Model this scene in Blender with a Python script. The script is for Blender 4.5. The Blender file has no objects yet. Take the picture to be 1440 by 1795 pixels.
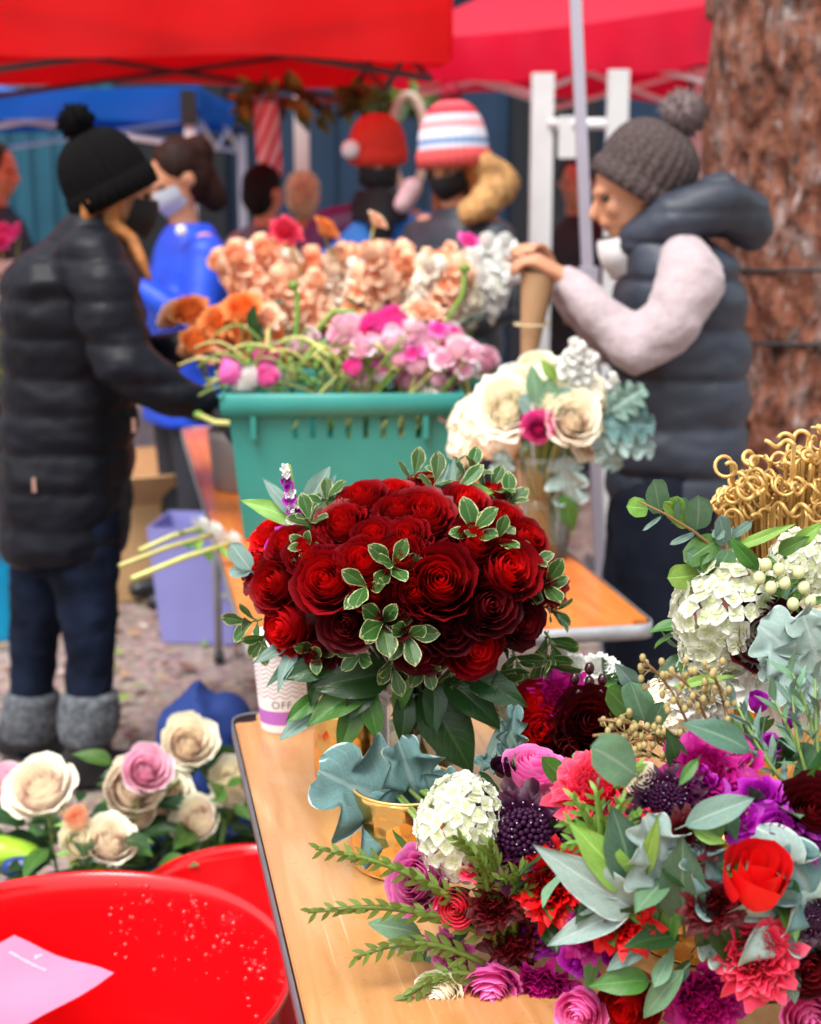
import bpy, bmesh, math, random
import numpy as np
from mathutils import Vector, Matrix, noise

random.seed(11)
rng = np.random.default_rng(11)
PI = math.pi
R_ = math.radians
scene = bpy.context.scene
COL = scene.collection

# ------------------------------------------------------------------ camera
F_PX, PW, PH = 2700.0, 1440.0, 1795.0
PITCH = math.atan(597.0 / F_PX)
CAM_H = 1.56
cam_data = bpy.data.cameras.new('camera')
cam = bpy.data.objects.new('camera', cam_data)
COL.objects.link(cam)
cam.location = (0, 0, CAM_H)
cam.rotation_euler = (PI / 2 - PITCH, 0, 0)
cam_data.sensor_fit = 'HORIZONTAL'
cam_data.sensor_width = 36.0
cam_data.lens = 36.0 * F_PX / PW
cam_data.clip_start = 0.05
cam_data.clip_end = 400.0
cam_data.dof.use_dof = True
cam_data.dof.focus_distance = 1.70
cam_data.dof.aperture_fstop = 5.6
scene.camera = cam

# ------------------------------------------------------------------ world, sun, exposure
SUN_EL, SUN_AZ = R_(62), R_(212)          # high, from behind the camera and a little to its left
world = bpy.data.worlds.new('World')
scene.world = world
world.use_nodes = True
nt = world.node_tree
for n in list(nt.nodes):
    nt.nodes.remove(n)
sky = nt.nodes.new('ShaderNodeTexSky')
sky.sky_type = 'NISHITA'
sky.sun_disc = False
sky.sun_elevation = SUN_EL
sky.sun_rotation = SUN_AZ
sky.air_density = 1.6
sky.dust_density = 4.0
hs = nt.nodes.new('ShaderNodeHueSaturation')
hs.inputs['Saturation'].default_value = 0.22   # even grey cloud cover
bg = nt.nodes.new('ShaderNodeBackground')
bg.inputs['Strength'].default_value = 0.14
wo = nt.nodes.new('ShaderNodeOutputWorld')
nt.links.new(sky.outputs[0], hs.inputs['Color'])
nt.links.new(hs.outputs[0], bg.inputs['Color'])
nt.links.new(bg.outputs[0], wo.inputs['Surface'])

sun_d = bpy.data.lights.new('sun', 'SUN')
sun_d.energy = 1.5
sun_d.angle = R_(25)
sun_d.color = (1.0, 0.96, 0.9)
sun = bpy.data.objects.new('sun', sun_d)
COL.objects.link(sun)
sun.rotation_euler = (PI / 2 - SUN_EL, 0, PI - SUN_AZ)
sun.location = (0, 0, 12)

scene.view_settings.view_transform = 'Standard'
scene.view_settings.look = 'None'
scene.view_settings.gamma = 1.0
scene.view_settings.use_curve_mapping = False
scene.view_settings.exposure = 0.93
scene.render.engine = 'CYCLES'
scene.cycles.use_denoising = True
scene.cycles.max_bounces = 10
scene.cycles.diffuse_bounces = 7
scene.cycles.transparent_max_bounces = 12
scene.cycles.caustics_reflective = False
scene.cycles.caustics_refractive = False
scene.cycles.sample_clamp_indirect = 6.0

# ------------------------------------------------------------------ pixel -> place
_fw = Vector((0, math.cos(PITCH), -math.sin(PITCH)))
_up = Vector((0, math.sin(PITCH), math.cos(PITCH)))
_rt = Vector((1, 0, 0))
CAM = Vector((0, 0, CAM_H))

def ray(px, py):
    return _fw + _rt * ((px - PW / 2) / F_PX) + _up * ((PH / 2 - py) / F_PX)

def P(px, py, Y):
    d = ray(px, py)
    return CAM + d * (Y / d.y)

def PZ(px, py, z):
    d = ray(px, py)
    return CAM + d * ((z - CAM_H) / d.z)

def S(npx, pt):                                   # metres for npx pixels at a point
    return npx * (Vector(pt) - CAM).dot(_fw) / F_PX

# ------------------------------------------------------------------ object helpers
WM = {}

def link(o, parent=None, world=None):
    COL.objects.link(o)
    m = world if world is not None else Matrix.Identity(4)
    if parent is not None:
        o.parent = parent
        o.matrix_basis = WM[parent.name].inverted() @ m
    else:
        o.matrix_basis = m
    WM[o.name] = m.copy()
    return o

def tag(o, label=None, cat=None, group=None, kind=None):
    if label: o['label'] = label
    if cat: o['category'] = cat
    if group: o['group'] = group
    if kind: o['kind'] = kind
    return o

def thing(name, label, cat, loc=(0, 0, 0), group=None):
    o = bpy.data.objects.new(name, None)
    o.empty_display_size = 0.05
    link(o, None, Matrix.Translation(Vector(loc)))
    return tag(o, label, cat, group)

def obj(name, me, parent=None, world=None):
    return link(bpy.data.objects.new(name, me), parent, world)

def frame(pos, z, y=None, s=1.0):
    z = Vector(z).normalized()
    y = Vector(y) if y is not None else Vector((0, 0, 1))
    x = y.cross(z)
    if x.length < 1e-5:
        x = Vector((1, 0, 0)).cross(z)
        if x.length < 1e-5:
            x = Vector((0, 1, 0)).cross(z)
    x.normalize()
    y = z.cross(x)
    if not isinstance(s, (tuple, list)):
        s = (s, s, s)
    m = Matrix(((x.x * s[0], y.x * s[1], z.x * s[2], pos[0]), (x.y * s[0], y.y * s[1], z.y * s[2], pos[1]),
                (x.z * s[0], y.z * s[1], z.z * s[2], pos[2]), (0, 0, 0, 1)))
    return m

# ------------------------------------------------------------------ mesh builder
class MB:
    def __init__(self):
        self.v, self.f, self.uv, self.aux, self.mi, self.n = [], [], [], [], [], 0

    def add(self, v, f, uv=None, aux=None, mi=0, m=None):
        v = np.asarray(v, dtype=float).reshape(-1, 3)
        if m is not None:
            a = np.array(m)
            v = v @ a[:3, :3].T + a[:3, 3]
        k = len(v)
        self.v.append(v)
        self.uv.append(np.zeros((k, 2)) if uv is None else np.asarray(uv, dtype=float).reshape(-1, 2))
        self.aux.append(np.zeros((k, 2)) if aux is None else np.broadcast_to(np.asarray(aux, dtype=float), (k, 2)))
        n = self.n
        self.f.extend([tuple(i + n for i in q) for q in f])
        self.mi.extend([mi] * len(f))
        self.n += k
        return self

    def mesh(self, name, mats, smooth=True):
        me = bpy.data.meshes.new(name)
        v = np.concatenate(self.v)
        me.from_pydata(v.tolist(), [], self.f)
        if not isinstance(mats, (list, tuple)):
            mats = [mats]
        for m in mats:
            me.materials.append(m)
        uv = np.concatenate(self.uv)
        lv = np.empty(len(me.loops), dtype=np.int32)
        me.loops.foreach_get('vertex_index', lv)
        l = me.uv_layers.new(name='UVMap')
        l.data.foreach_set('uv', uv[lv].astype(np.float32).ravel())
        aux = np.concatenate(self.aux)
        at = me.attributes.new('aux', 'FLOAT_VECTOR', 'POINT')
        at.data.foreach_set('vector', np.column_stack([aux, np.zeros(len(aux))]).astype(np.float32).ravel())
        if len(mats) > 1:
            me.polygons.foreach_set('material_index', np.array(self.mi, dtype=np.int32))
        if smooth:
            me.polygons.foreach_set('use_smooth', np.ones(len(me.polygons), dtype=bool))
        me.update()
        return me

def gridf(nu, nv, closed=False):
    f = []
    for j in range(nv - 1):
        for i in range(nu - 1 if not closed else nu):
            a, b = j * nu + i, j * nu + (i + 1) % nu
            f.append((a, b, b + nu, a + nu))
    return f

def tube(pts, rad, n=8, cap=True, squash=1.0):
    pts = [Vector(p) for p in pts]
    k = len(pts)
    if not isinstance(rad, (list, tuple)):
        rad = [rad] * k
    V, UV = [], []
    up = None
    L = 0
    for i in range(k):
        t = (pts[min(i + 1, k - 1)] - pts[max(i - 1, 0)])
        if t.length < 1e-9:
            t = Vector((0, 0, 1))
        t.normalize()
        if up is None:
            up = t.orthogonal().normalized()
        up = (up - t * up.dot(t)).normalized()
        sd = t.cross(up)
        if i: L += (pts[i] - pts[i - 1]).length
        for a in range(n):
            an = 2 * PI * a / n
            V.append(pts[i] + (up * math.cos(an) + sd * math.sin(an) * squash) * rad[i])
            UV.append((a / n, L))
    f = gridf(n, k, True)
    if cap:
        V.append(pts[0]); V.append(pts[-1]); UV += [(0, 0), (0, L)]
        for a in range(n):
            f.append(((a + 1) % n, a, n * k))
            f.append(((k - 1) * n + a, (k - 1) * n + (a + 1) % n, n * k + 1))
    return [tuple(p) for p in V], f, UV

def chain(pts, rad, n=14):                            # tube with round ends
    pts = [Vector(p) for p in pts]
    d0 = (pts[0] - pts[1]).normalized(); d1 = (pts[-1] - pts[-2]).normalized()
    pp, rr = [], []
    for a in (80, 55, 28):
        pp.append(pts[0] + d0 * rad[0] * math.sin(R_(a))); rr.append(rad[0] * math.cos(R_(a)))
    # densify
    for i in range(len(pts) - 1):
        for q in range(4):
            u = q / 4
            pp.append(pts[i].lerp(pts[i + 1], u)); rr.append(rad[i] * (1 - u) + rad[i + 1] * u)
    pp.append(pts[-1]); rr.append(rad[-1])
    for a in (28, 55, 80):
        pp.append(pts[-1] + d1 * rad[-1] * math.sin(R_(a))); rr.append(rad[-1] * math.cos(R_(a)))
    return tube(pp, rr, n)

def ell(c, r, m3=None, nu=16, nv=10):
    V = []
    for j in range(nv + 1):
        th = PI * j / nv
        for i in range(nu):
            ph = 2 * PI * i / nu
            p = Vector((r[0] * math.sin(th) * math.cos(ph), r[1] * math.sin(th) * math.sin(ph), -r[2] * math.cos(th)))
            if m3 is not None: p = m3 @ p
            V.append(tuple(Vector(c) + p))
    return V, gridf(nu, nv + 1, True), [((i % nu) / nu, (i // nu) / nv) for i in range(len(V))]

def loft(rings, xd=Vector((1, 0, 0)), yd=Vector((0, 1, 0)), n=24, pw=2.0):
    V = []
    for (c, a, b) in rings:
        for i in range(n):
            an = 2 * PI * i / n
            cs, sn = math.cos(an), math.sin(an)
            ca = math.copysign(abs(cs) ** (2 / pw), cs); sa = math.copysign(abs(sn) ** (2 / pw), sn)
            V.append(tuple(Vector(c) + xd * a * ca + yd * b * sa))
    k = len(rings)
    f = gridf(n, k, True)
    V.append(tuple(rings[0][0])); V.append(tuple(rings[-1][0]))
    for a in range(n):
        f.append(((a + 1) % n, a, n * k))
        f.append(((k - 1) * n + a, (k - 1) * n + (a + 1) % n, n * k + 1))
    return V, f, None

def lathe(prof, n=32, wob=None):
    V, UV = [], []
    for j, (r, z) in enumerate(prof):
        for i in range(n):
            an = 2 * PI * i / n
            rr = r * (1 if wob is None else wob(an, z, j))
            V.append((rr * math.cos(an), rr * math.sin(an), z)); UV.append((i / n, j / (len(prof) - 1)))
    return V, gridf(n, len(prof), True), UV

def boxg(c, s, rz=0.0):
    V = []
    M = Matrix.Rotation(rz, 3, 'Z')
    for z in (-.5, .5):
        for (x, y) in ((-.5, -.5), (.5, -.5), (.5, .5), (-.5, .5)):
            V.append(tuple(Vector(c) + M @ Vector((x * s[0], y * s[1], z * s[2]))))
    return V, [(3, 2, 1, 0), (4, 5, 6, 7), (0, 1, 5, 4), (1, 2, 6, 5), (2, 3, 7, 6), (3, 0, 4, 7)], None

def rbox(name, s, mat, bev=0.004, seg=2, corner=None):
    bm = bmesh.new()
    bmesh.ops.create_cube(bm, size=1.0)
    bmesh.ops.scale(bm, vec=s, verts=bm.verts)
    if corner:
        es = [e for e in bm.edges if abs(e.verts[0].co.z - e.verts[1].co.z) > 1e-6]
        bmesh.ops.bevel(bm, geom=es, offset=corner, segments=5, affect='EDGES')
    if bev:
        bmesh.ops.bevel(bm, geom=[e for e in bm.edges if e.calc_face_angle(0) > 0.6], offset=bev, segments=seg, affect='EDGES')
    me = bpy.data.meshes.new(name)
    bm.to_mesh(me); bm.free()
    me.materials.append(mat)
    for p in me.polygons: p.use_smooth = False
    return me

def blob(name, prims, mat, voxel=0.012, smooth=6, fn=None, mats=None):
    """closed shapes melted into one continuous surface"""
    mb = MB()
    for p in prims: mb.add(p[0], p[1])
    src = mb.mesh('tmp', [mat])
    bm = bmesh.new(); bm.from_mesh(src)
    bmesh.ops.remove_doubles(bm, verts=bm.verts, dist=1e-6)
    bmesh.ops.recalc_face_normals(bm, faces=bm.faces)
    bm.to_mesh(src); bm.free()
    o = bpy.data.objects.new('tmp', src); COL.objects.link(o)
    r = o.modifiers.new('r', 'REMESH'); r.mode = 'VOXEL'; r.voxel_size = voxel; r.use_smooth_shade = True
    if smooth:
        s = o.modifiers.new('s', 'SMOOTH'); s.factor = 0.5; s.iterations = smooth
    dg = bpy.context.evaluated_depsgraph_get()
    me = bpy.data.meshes.new_from_object(o.evaluated_get(dg))
    me.name = name
    bpy.data.objects.remove(o); bpy.data.meshes.remove(src)
    me.materials.clear(); me.materials.append(mat)
    if fn is not None:
        k = len(me.vertices)
        co = np.empty(k * 3, dtype=np.float32); me.vertices.foreach_get('co', co); co = co.reshape(-1, 3)
        no = np.empty(k * 3, dtype=np.float32); me.vertices.foreach_get('normal', no); no = no.reshape(-1, 3)
        co = co + no * fn(co, no)[:, None]
        me.vertices.foreach_set('co', co.astype(np.float32).ravel()); me.update()
    me.polygons.foreach_set('use_smooth', np.ones(len(me.polygons), dtype=bool))
    return me

# ------------------------------------------------------------------ materials
def new_mat(name):
    m = bpy.data.materials.new(name); m.use_nodes = True
    t = m.node_tree
    b = t.nodes['Principled BSDF']
    return m, t, b

def nd(t, typ, **kw):
    n = t.nodes.new(typ)
    for k, v in kw.items():
        if k.startswith('i_'):
            n.inputs[k[2:].replace('_', ' ')].default_value = v
        else:
            setattr(n, k, v)
    return n

def c4(c): return (c[0], c[1], c[2], 1.0)

def ramp(t, fac, stops):
    r = t.nodes.new('ShaderNodeValToRGB')
    e = r.color_ramp.elements
    e[0].position, e[0].color = stops[0][0], c4(stops[0][1])
    e[1].position, e[1].color = stops[-1][0], c4(stops[-1][1])
    for p, c in stops[1:-1]:
        x = e.new(p); x.color = c4(c)
    t.links.new(fac, r.inputs[0])
    return r.outputs[0]

def mix(t, fac, a, b, mode='MIX'):
    m = t.nodes.new('ShaderNodeMix'); m.data_type = 'RGBA'; m.blend_type = mode
    for s, v in ((m.inputs[0], fac), (m.inputs[6], a), (m.inputs[7], b)):
        if hasattr(v, 'links'): t.links.new(v, s)
        elif isinstance(v, (int, float)): s.default_value = v
        else: s.default_value = c4(v)
    return m.outputs[2]

def math_(t, op, a, b=None):
    m = t.nodes.new('ShaderNodeMath'); m.operation = op
    for s, v in ((m.inputs[0], a), (m.inputs[1], b)):
        if v is None: continue
        if hasattr(v, 'links'): t.links.new(v, s)
        else: s.default_value = v
    return m.outputs[0]

def bump(t, b, h, strength=0.3, dist=0.002):
    n = nd(t, 'ShaderNodeBump'); n.inputs['Strength'].default_value = strength; n.inputs['Distance'].default_value = dist
    t.links.new(h, n.inputs['Height']); t.links.new(n.outputs[0], b.inputs['Normal'])

_mc = {}
def plain(name, c, rough=0.6, metal=0.0, var=0.12, scale=8.0, bmp=0.0, bscale=60.0, coat=0.0, trans=0.0, sheen=0.0, spec=0.4):
    if name in _mc: return _mc[name]
    m, t, b = new_mat(name)
    tc = nd(t, 'ShaderNodeTexCoord')
    ns = nd(t, 'ShaderNodeTexNoise', i_Scale=scale, i_Detail=5.0)
    t.links.new(tc.outputs['Object'], ns.inputs['Vector'])
    lo = tuple(x * (1 - var) for x in c); hi = tuple(min(1, x * (1 + var)) for x in c)
    col = ramp(t, ns.outputs['Fac'], [(0.3, lo), (0.7, hi)])
    t.links.new(col, b.inputs['Base Color'])
    b.inputs['Roughness'].default_value = rough
    b.inputs['Metallic'].default_value = metal
    b.inputs['Coat Weight'].default_value = coat
    b.inputs['Specular IOR Level'].default_value = spec
    if sheen:
        b.inputs['Sheen Weight'].default_value = sheen
        b.inputs['Sheen Roughness'].default_value = 0.4
    if bmp:
        n2 = nd(t, 'ShaderNodeTexNoise', i_Scale=bscale, i_Detail=4.0)
        t.links.new(tc.outputs['Object'], n2.inputs['Vector'])
        bump(t, b, n2.outputs['Fac'], bmp, 0.004)
    if trans:
        tr = nd(t, 'ShaderNodeBsdfTranslucent')
        t.links.new(col, tr.inputs['Color'])
        mx = nd(t, 'ShaderNodeMixShader'); mx.inputs[0].default_value = trans
        out = t.nodes['Material Output']
        t.links.new(b.outputs[0], mx.inputs[1]); t.links.new(tr.outputs[0], mx.inputs[2]); t.links.new(mx.outputs[0], out.inputs['Surface'])
    _mc[name] = m
    return m

def petal_mat(name, inner, outer, edge=None, rough=0.5, trans=0.3, base=None, sheen=0.0, var=0.25, edge_pos=0.86):
    """petal: colour by petal order (inner/outer), with a tinted rim and claw"""
    if name in _mc: return _mc[name]
    m, t, b = new_mat(name)
    at = nd(t, 'ShaderNodeAttribute', attribute_name='aux')
    sx = nd(t, 'ShaderNodeSeparateXYZ'); t.links.new(at.outputs['Vector'], sx.inputs[0])
    uv = nd(t, 'ShaderNodeUVMap'); su = nd(t, 'ShaderNodeSeparateXYZ'); t.links.new(uv.outputs[0], su.inputs[0])
    col = ramp(t, sx.outputs[0], [(0.0, inner), (0.45, tuple((a + c) / 2 for a, c in zip(inner, outer))), (1.0, outer)])
    if base is not None:
        col = mix(t, ramp(t, su.outputs[1], [(0.1, (1, 1, 1)), (0.6, (0, 0, 0))]), col, base)
    if edge is not None:
        col = mix(t, ramp(t, su.outputs[1], [(edge_pos, (0, 0, 0)), (1.0, (1, 1, 1))]), col, edge)
    # fine veins running up the petal
    mp = nd(t, 'ShaderNodeMapping'); mp.inputs['Scale'].default_value = (26, 2.2, 1); t.links.new(uv.outputs[0], mp.inputs[0])
    ns = nd(t, 'ShaderNodeTexNoise', i_Scale=1.0, i_Detail=3.0); t.links.new(mp.outputs[0], ns.inputs['Vector'])
    oi = nd(t, 'ShaderNodeObjectInfo')
    v = math_(t, 'ADD', math_(t, 'MULTIPLY', ns.outputs['Fac'], var), math_(t, 'MULTIPLY', sx.outputs[1], var))
    v = math_(t, 'ADD', math_(t, 'ADD', v, math_(t, 'MULTIPLY', oi.outputs['Random'], var)), 1 - 1.5 * var)
    h = nd(t, 'ShaderNodeHueSaturation'); t.links.new(col, h.inputs['Color']); t.links.new(v, h.inputs['Value'])
    t.links.new(h.outputs[0], b.inputs['Base Color'])
    b.inputs['Roughness'].default_value = rough
    b.inputs['Specular IOR Level'].default_value = 0.35
    b.inputs['Sheen Weight'].default_value = sheen
    b.inputs['Sheen Roughness'].default_value = 0.35
    bump(t, b, ns.outputs['Fac'], 0.25, 0.002)
    tr = nd(t, 'ShaderNodeBsdfTranslucent'); t.links.new(h.outputs[0], tr.inputs['Color'])
    mx = nd(t, 'ShaderNodeMixShader'); mx.inputs[0].default_value = trans
    t.links.new(b.outputs[0], mx.inputs[1]); t.links.new(tr.outputs[0], mx.inputs[2])
    t.links.new(mx.outputs[0], t.nodes['Material Output'].inputs['Surface'])
    _mc[name] = m
    return m

def leaf_mat(name, col, back=None, edge=None, vein=None, rough=0.4, trans=0.22, edge_w=0.62, var=0.35, spec=0.5, fuzz=0.0):
    if name in _mc: return _mc[name]
    m, t, b = new_mat(name)
    uv = nd(t, 'ShaderNodeUVMap'); su = nd(t, 'ShaderNodeSeparateXYZ'); t.links.new(uv.outputs[0], su.inputs[0])
    tc = nd(t, 'ShaderNodeTexCoord')
    a = math_(t, 'ABSOLUTE', math_(t, 'SUBTRACT', math_(t, 'MULTIPLY', su.outputs[0], 2.0), 1.0))
    ns = nd(t, 'ShaderNodeTexNoise', i_Scale=7.0, i_Detail=4.0); t.links.new(uv.outputs[0], ns.inputs['Vector'])
    n2 = nd(t, 'ShaderNodeTexNoise', i_Scale=60.0, i_Detail=2.0); t.links.new(tc.outputs['Object'], n2.inputs['Vector'])
    oi = nd(t, 'ShaderNodeObjectInfo')
    c = mix(t, ns.outputs['Fac'], tuple(x * .75 for x in col), tuple(min(1, x * 1.3) for x in col))
    # side veins
    wv = math_(t, 'FRACT', math_(t, 'MULTIPLY', math_(t, 'SUBTRACT', su.outputs[1], math_(t, 'MULTIPLY', a, 0.28)), 9.0))
    vm = ramp(t, wv, [(0.0, (1, 1, 1)), (0.10, (0, 0, 0))])
    mid = ramp(t, a, [(0.03, (1, 1, 1)), (0.10, (0, 0, 0))])
    vc = vein if vein else tuple(min(1, x * 1.7 + .02) for x in col)
    c = mix(t, math_(t, 'MULTIPLY', ramp(t, n2.outputs['Fac'], [(.45, (0, 0, 0)), (.75, (1, 1, 1))]), 0.35), c, tuple(min(1, x * 1.5 + .015) for x in col))
    n5 = nd(t, 'ShaderNodeTexNoise', i_Scale=2.6, i_Detail=2.0); t.links.new(uv.outputs[0], n5.inputs['Vector'])
    c = mix(t, math_(t, 'MULTIPLY', ramp(t, n5.outputs['Fac'], [(.62, (0, 0, 0)), (.72, (1, 1, 1))]), 0.4), c, (col[0] * 1.6 + .04, col[1] * 1.2 + .02, col[2] * .7))
    c = mix(t, math_(t, 'MULTIPLY', vm, 0.45), c, vc)
    c = mix(t, math_(t, 'MULTIPLY', mid, 0.75), c, vc)
    if edge is not None:
        w = math_(t, 'ADD', math_(t, 'MAXIMUM', a, math_(t, 'MULTIPLY', su.outputs[1], 0.93)), math_(t, 'MULTIPLY', math_(t, 'SUBTRACT', ns.outputs['Fac'], 0.5), 0.55))
        c = mix(t, ramp(t, w, [(edge_w, (0, 0, 0)), (edge_w + .13, (1, 1, 1))]), c, edge)
    v = math_(t, 'ADD', math_(t, 'MULTIPLY', oi.outputs['Random'], var), 1 - var * .5)
    h = nd(t, 'ShaderNodeHueSaturation'); t.links.new(c, h.inputs['Color']); t.links.new(v, h.inputs['Value'])
    hue = math_(t, 'ADD', math_(t, 'MULTIPLY', oi.outputs['Random'], 0.03), 0.485); t.links.new(hue, h.inputs['Hue'])
    cc = h.outputs[0]
    if back is not None:
        g = nd(t, 'ShaderNodeNewGeometry'); cc = mix(t, g.outputs['Backfacing'], cc, back)
    t.links.new(cc, b.inputs['Base Color'])
    b.inputs['Roughness'].default_value = rough
    b.inputs['Specular IOR Level'].default_value = spec
    if fuzz:
        b.inputs['Specular IOR Level'].default_value = 0.2
    hh = math_(t, 'ADD', math_(t, 'MULTIPLY', mid, -1.0), math_(t, 'MULTIPLY', n2.outputs['Fac'], 0.5))
    bump(t, b, math_(t, 'SUBTRACT', hh, math_(t, 'MULTIPLY', vm, 0.5)), 0.35, 0.0015)
    tr = nd(t, 'ShaderNodeBsdfTranslucent'); t.links.new(cc, tr.inputs['Color'])
    mx = nd(t, 'ShaderNodeMixShader'); mx.inputs[0].default_value = trans
    t.links.new(b.outputs[0], mx.inputs[1]); t.links.new(tr.outputs[0], mx.inputs[2])
    t.links.new(mx.outputs[0], t.nodes['Material Output'].inputs['Surface'])
    _mc[name] = m
    return m

def glass_mat(name='clear_glass', tint=(0.95, 0.98, 0.97)):
    if name in _mc: return _mc[name]
    m, t, b = new_mat(name)
    b.inputs['Base Color'].default_value = c4(tint)
    b.inputs['Roughness'].default_value = 0.02
    b.inputs['IOR'].default_value = 1.45
    b.inputs['Transmission Weight'].default_value = 1.0
    _mc[name] = m
    return m

# ================================================================== SETTING
TZ = 0.74                                             # table height
AX = Vector((-math.sin(R_(11.0)), math.cos(R_(11.0)), 0))   # long axis of the tables
AY = Vector((AX.y, -AX.x, 0))                         # across, to the right
TROT = R_(11.0)

def thin_glass(name='thin_glass', tint=(0.93, 0.97, 0.96)):
    if name in _mc: return _mc[name]
    m = bpy.data.materials.new(name); m.use_nodes = True
    t = m.node_tree; t.nodes.remove(t.nodes['Principled BSDF'])
    tr = nd(t, 'ShaderNodeBsdfTransparent'); tr.inputs[0].default_value = c4(tint)
    gl = nd(t, 'ShaderNodeBsdfGlossy'); gl.inputs['Roughness'].default_value = 0.03
    lw = nd(t, 'ShaderNodeLayerWeight'); lw.inputs[0].default_value = 0.35
    f = math_(t, 'ADD', math_(t, 'MULTIPLY', lw.outputs['Fresnel'], 0.8), 0.05)
    mx = nd(t, 'ShaderNodeMixShader'); t.links.new(f, mx.inputs[0])
    t.links.new(tr.outputs[0], mx.inputs[1]); t.links.new(gl.outputs[0], mx.inputs[2])
    t.links.new(mx.outputs[0], t.nodes['Material Output'].inputs['Surface'])
    _mc[name] = m
    return m

# ---- ground: damp packed earth and bark
def ground_mat():
    m, t, b = new_mat('damp_earth')
    tc = nd(t, 'ShaderNodeTexCoord')
    n1 = nd(t, 'ShaderNodeTexNoise', i_Scale=1.3, i_Detail=8.0); n2 = nd(t, 'ShaderNodeTexNoise', i_Scale=28.0, i_Detail=6.0)
    v = nd(t, 'ShaderNodeTexVoronoi', i_Scale=55.0)
    for n in (n1, n2, v): t.links.new(tc.outputs['Object'], n.inputs['Vector'])
    c = ramp(t, n1.outputs['Fac'], [(0.35, (0.21, 0.16, 0.145)), (0.55, (0.33, 0.265, 0.245)), (0.7, (0.41, 0.35, 0.325))])
    c = mix(t, 0.55, c, ramp(t, n2.outputs['Fac'], [(0.3, (0.08, 0.05, 0.04)), (0.7, (0.45, 0.36, 0.32))]))
    c = mix(t, 0.25, c, v.outputs['Color'], 'SOFT_LIGHT')
    t.links.new(c, b.inputs['Base Color'])
    b.inputs['Roughness'].default_value = 0.75
    bump(t, b, n2.outputs['Fac'], 0.8, 0.02)
    return m
gb = MB()
nx = 90
xs = np.concatenate([np.linspace(-60, -4, 12)[:-1], np.linspace(-4, 4, 60), np.linspace(4, 60, 12)[1:]])
ys = np.concatenate([np.linspace(-10, 0, 4)[:-1], np.linspace(0, 10, 70), np.linspace(10, 120, 14)[1:]])
V = [(x, y, 0.012 * noise.noise(Vector((x * 1.7, y * 1.7, 0))) - 0.008 if abs(x) < 6 and y < 12 else 0.0) for y in ys for x in xs]
gb.add(V, gridf(len(xs), len(ys)))
tag(obj('ground', gb.mesh('ground', ground_mat())), kind='structure')

# leaf litter, bark chips and trampled petals on the ground
lb = MB()
chip_m = [plain('bark_chip', (0.16, 0.08, 0.06), 0.8), plain('dry_leaf', (0.3, 0.2, 0.1), 0.7), plain('litter_green', (0.2, 0.3, 0.07), 0.6), plain('litter_pale', (0.55, 0.45, 0.38), 0.7)]
for i in range(3600):
    x, y = random.uniform(-2.6, 2.2), random.uniform(1.4, 7.5)
    s = random.uniform(.008, .03)
    k = random.choices((0, 1, 2, 3), (6, 3, 1, 1))[0]
    m = Matrix.Translation((x, y, .006 + random.random() * .008)) @ Matrix.Rotation(random.random() * 6.3, 4, 'Z') @ Matrix.Rotation(random.uniform(-.4, .4), 4, 'X')
    w = s * random.uniform(.3, .7)
    lb.add([(-s, -w, 0), (s * .4, -w * .8, .003), (s, 0, .006), (s * .3, w, .002), (-s, w * .7, 0)], [(0, 1, 2, 3, 4)], mi=k, m=m)
tag(obj('leaf_litter', lb.mesh('leaf_litter', chip_m, False)), 'scattered bark chips and fallen leaves on the earth', 'litter', kind='stuff')

# ---- dark teal shed behind the stalls
def corr_wall(x0, x1, z0, z1, y, pitch=0.16, dep=0.03):
    xs = np.arange(x0, x1 + 1e-6, pitch / 4)
    V = []
    for z in (z0, z1):
        for i, x in enumerate(xs):
            V.append((x, y + dep * (0, 0, 1, 1)[i % 4], z))
    return V, gridf(len(xs), 2), None
teal = plain('teal_cladding', (0.008, 0.075, 0.12), 0.6, var=0.2, scale=1.5)
navy = plain('navy_panel', (0.003, 0.022, 0.055), 0.6, var=0.25, scale=1.2)
dark_in = plain('dark_interior', (0.006, 0.008, 0.012), 0.8)
white_p = plain('white_paint', (0.72, 0.74, 0.75), 0.45, var=0.05)
shed = thing('market_shed', 'dark teal clad market shed standing behind the stalls', 'building', (-1.0, 11.6, 0))
mb = MB(); mb.add(*corr_wall(-6.5, -2.05, 0, 3.2, 11.5)); obj('wall', mb.mesh('wall', teal, False), shed)
mb = MB(); mb.add(*boxg((0.02, 11.75, 1.6), (4.14, .3, 3.2))); obj('wall', mb.mesh('wall', navy, False), shed)
for x in (-1.75, 1.05):
    mb = MB(); mb.add(*boxg((x, 11.55, 1.25), (.8 if x < 0 else .62, .1, 2.5))); d = obj('doorway', mb.mesh('doorway', dark_in, False), shed)
for x in np.arange(-1.2, .71, .63):
    mb = MB(); mb.add(*boxg((x, 11.58, 1.6), (.03, .05, 3.2))); obj('cladding_batten', mb.mesh('batten', navy, False), shed)
mb = MB(); mb.add(*boxg((-2.2, 11.6, 3.28), (8.9, .7, .16))); obj('roof_edge', mb.mesh('roof_edge', navy, False), shed)

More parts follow.
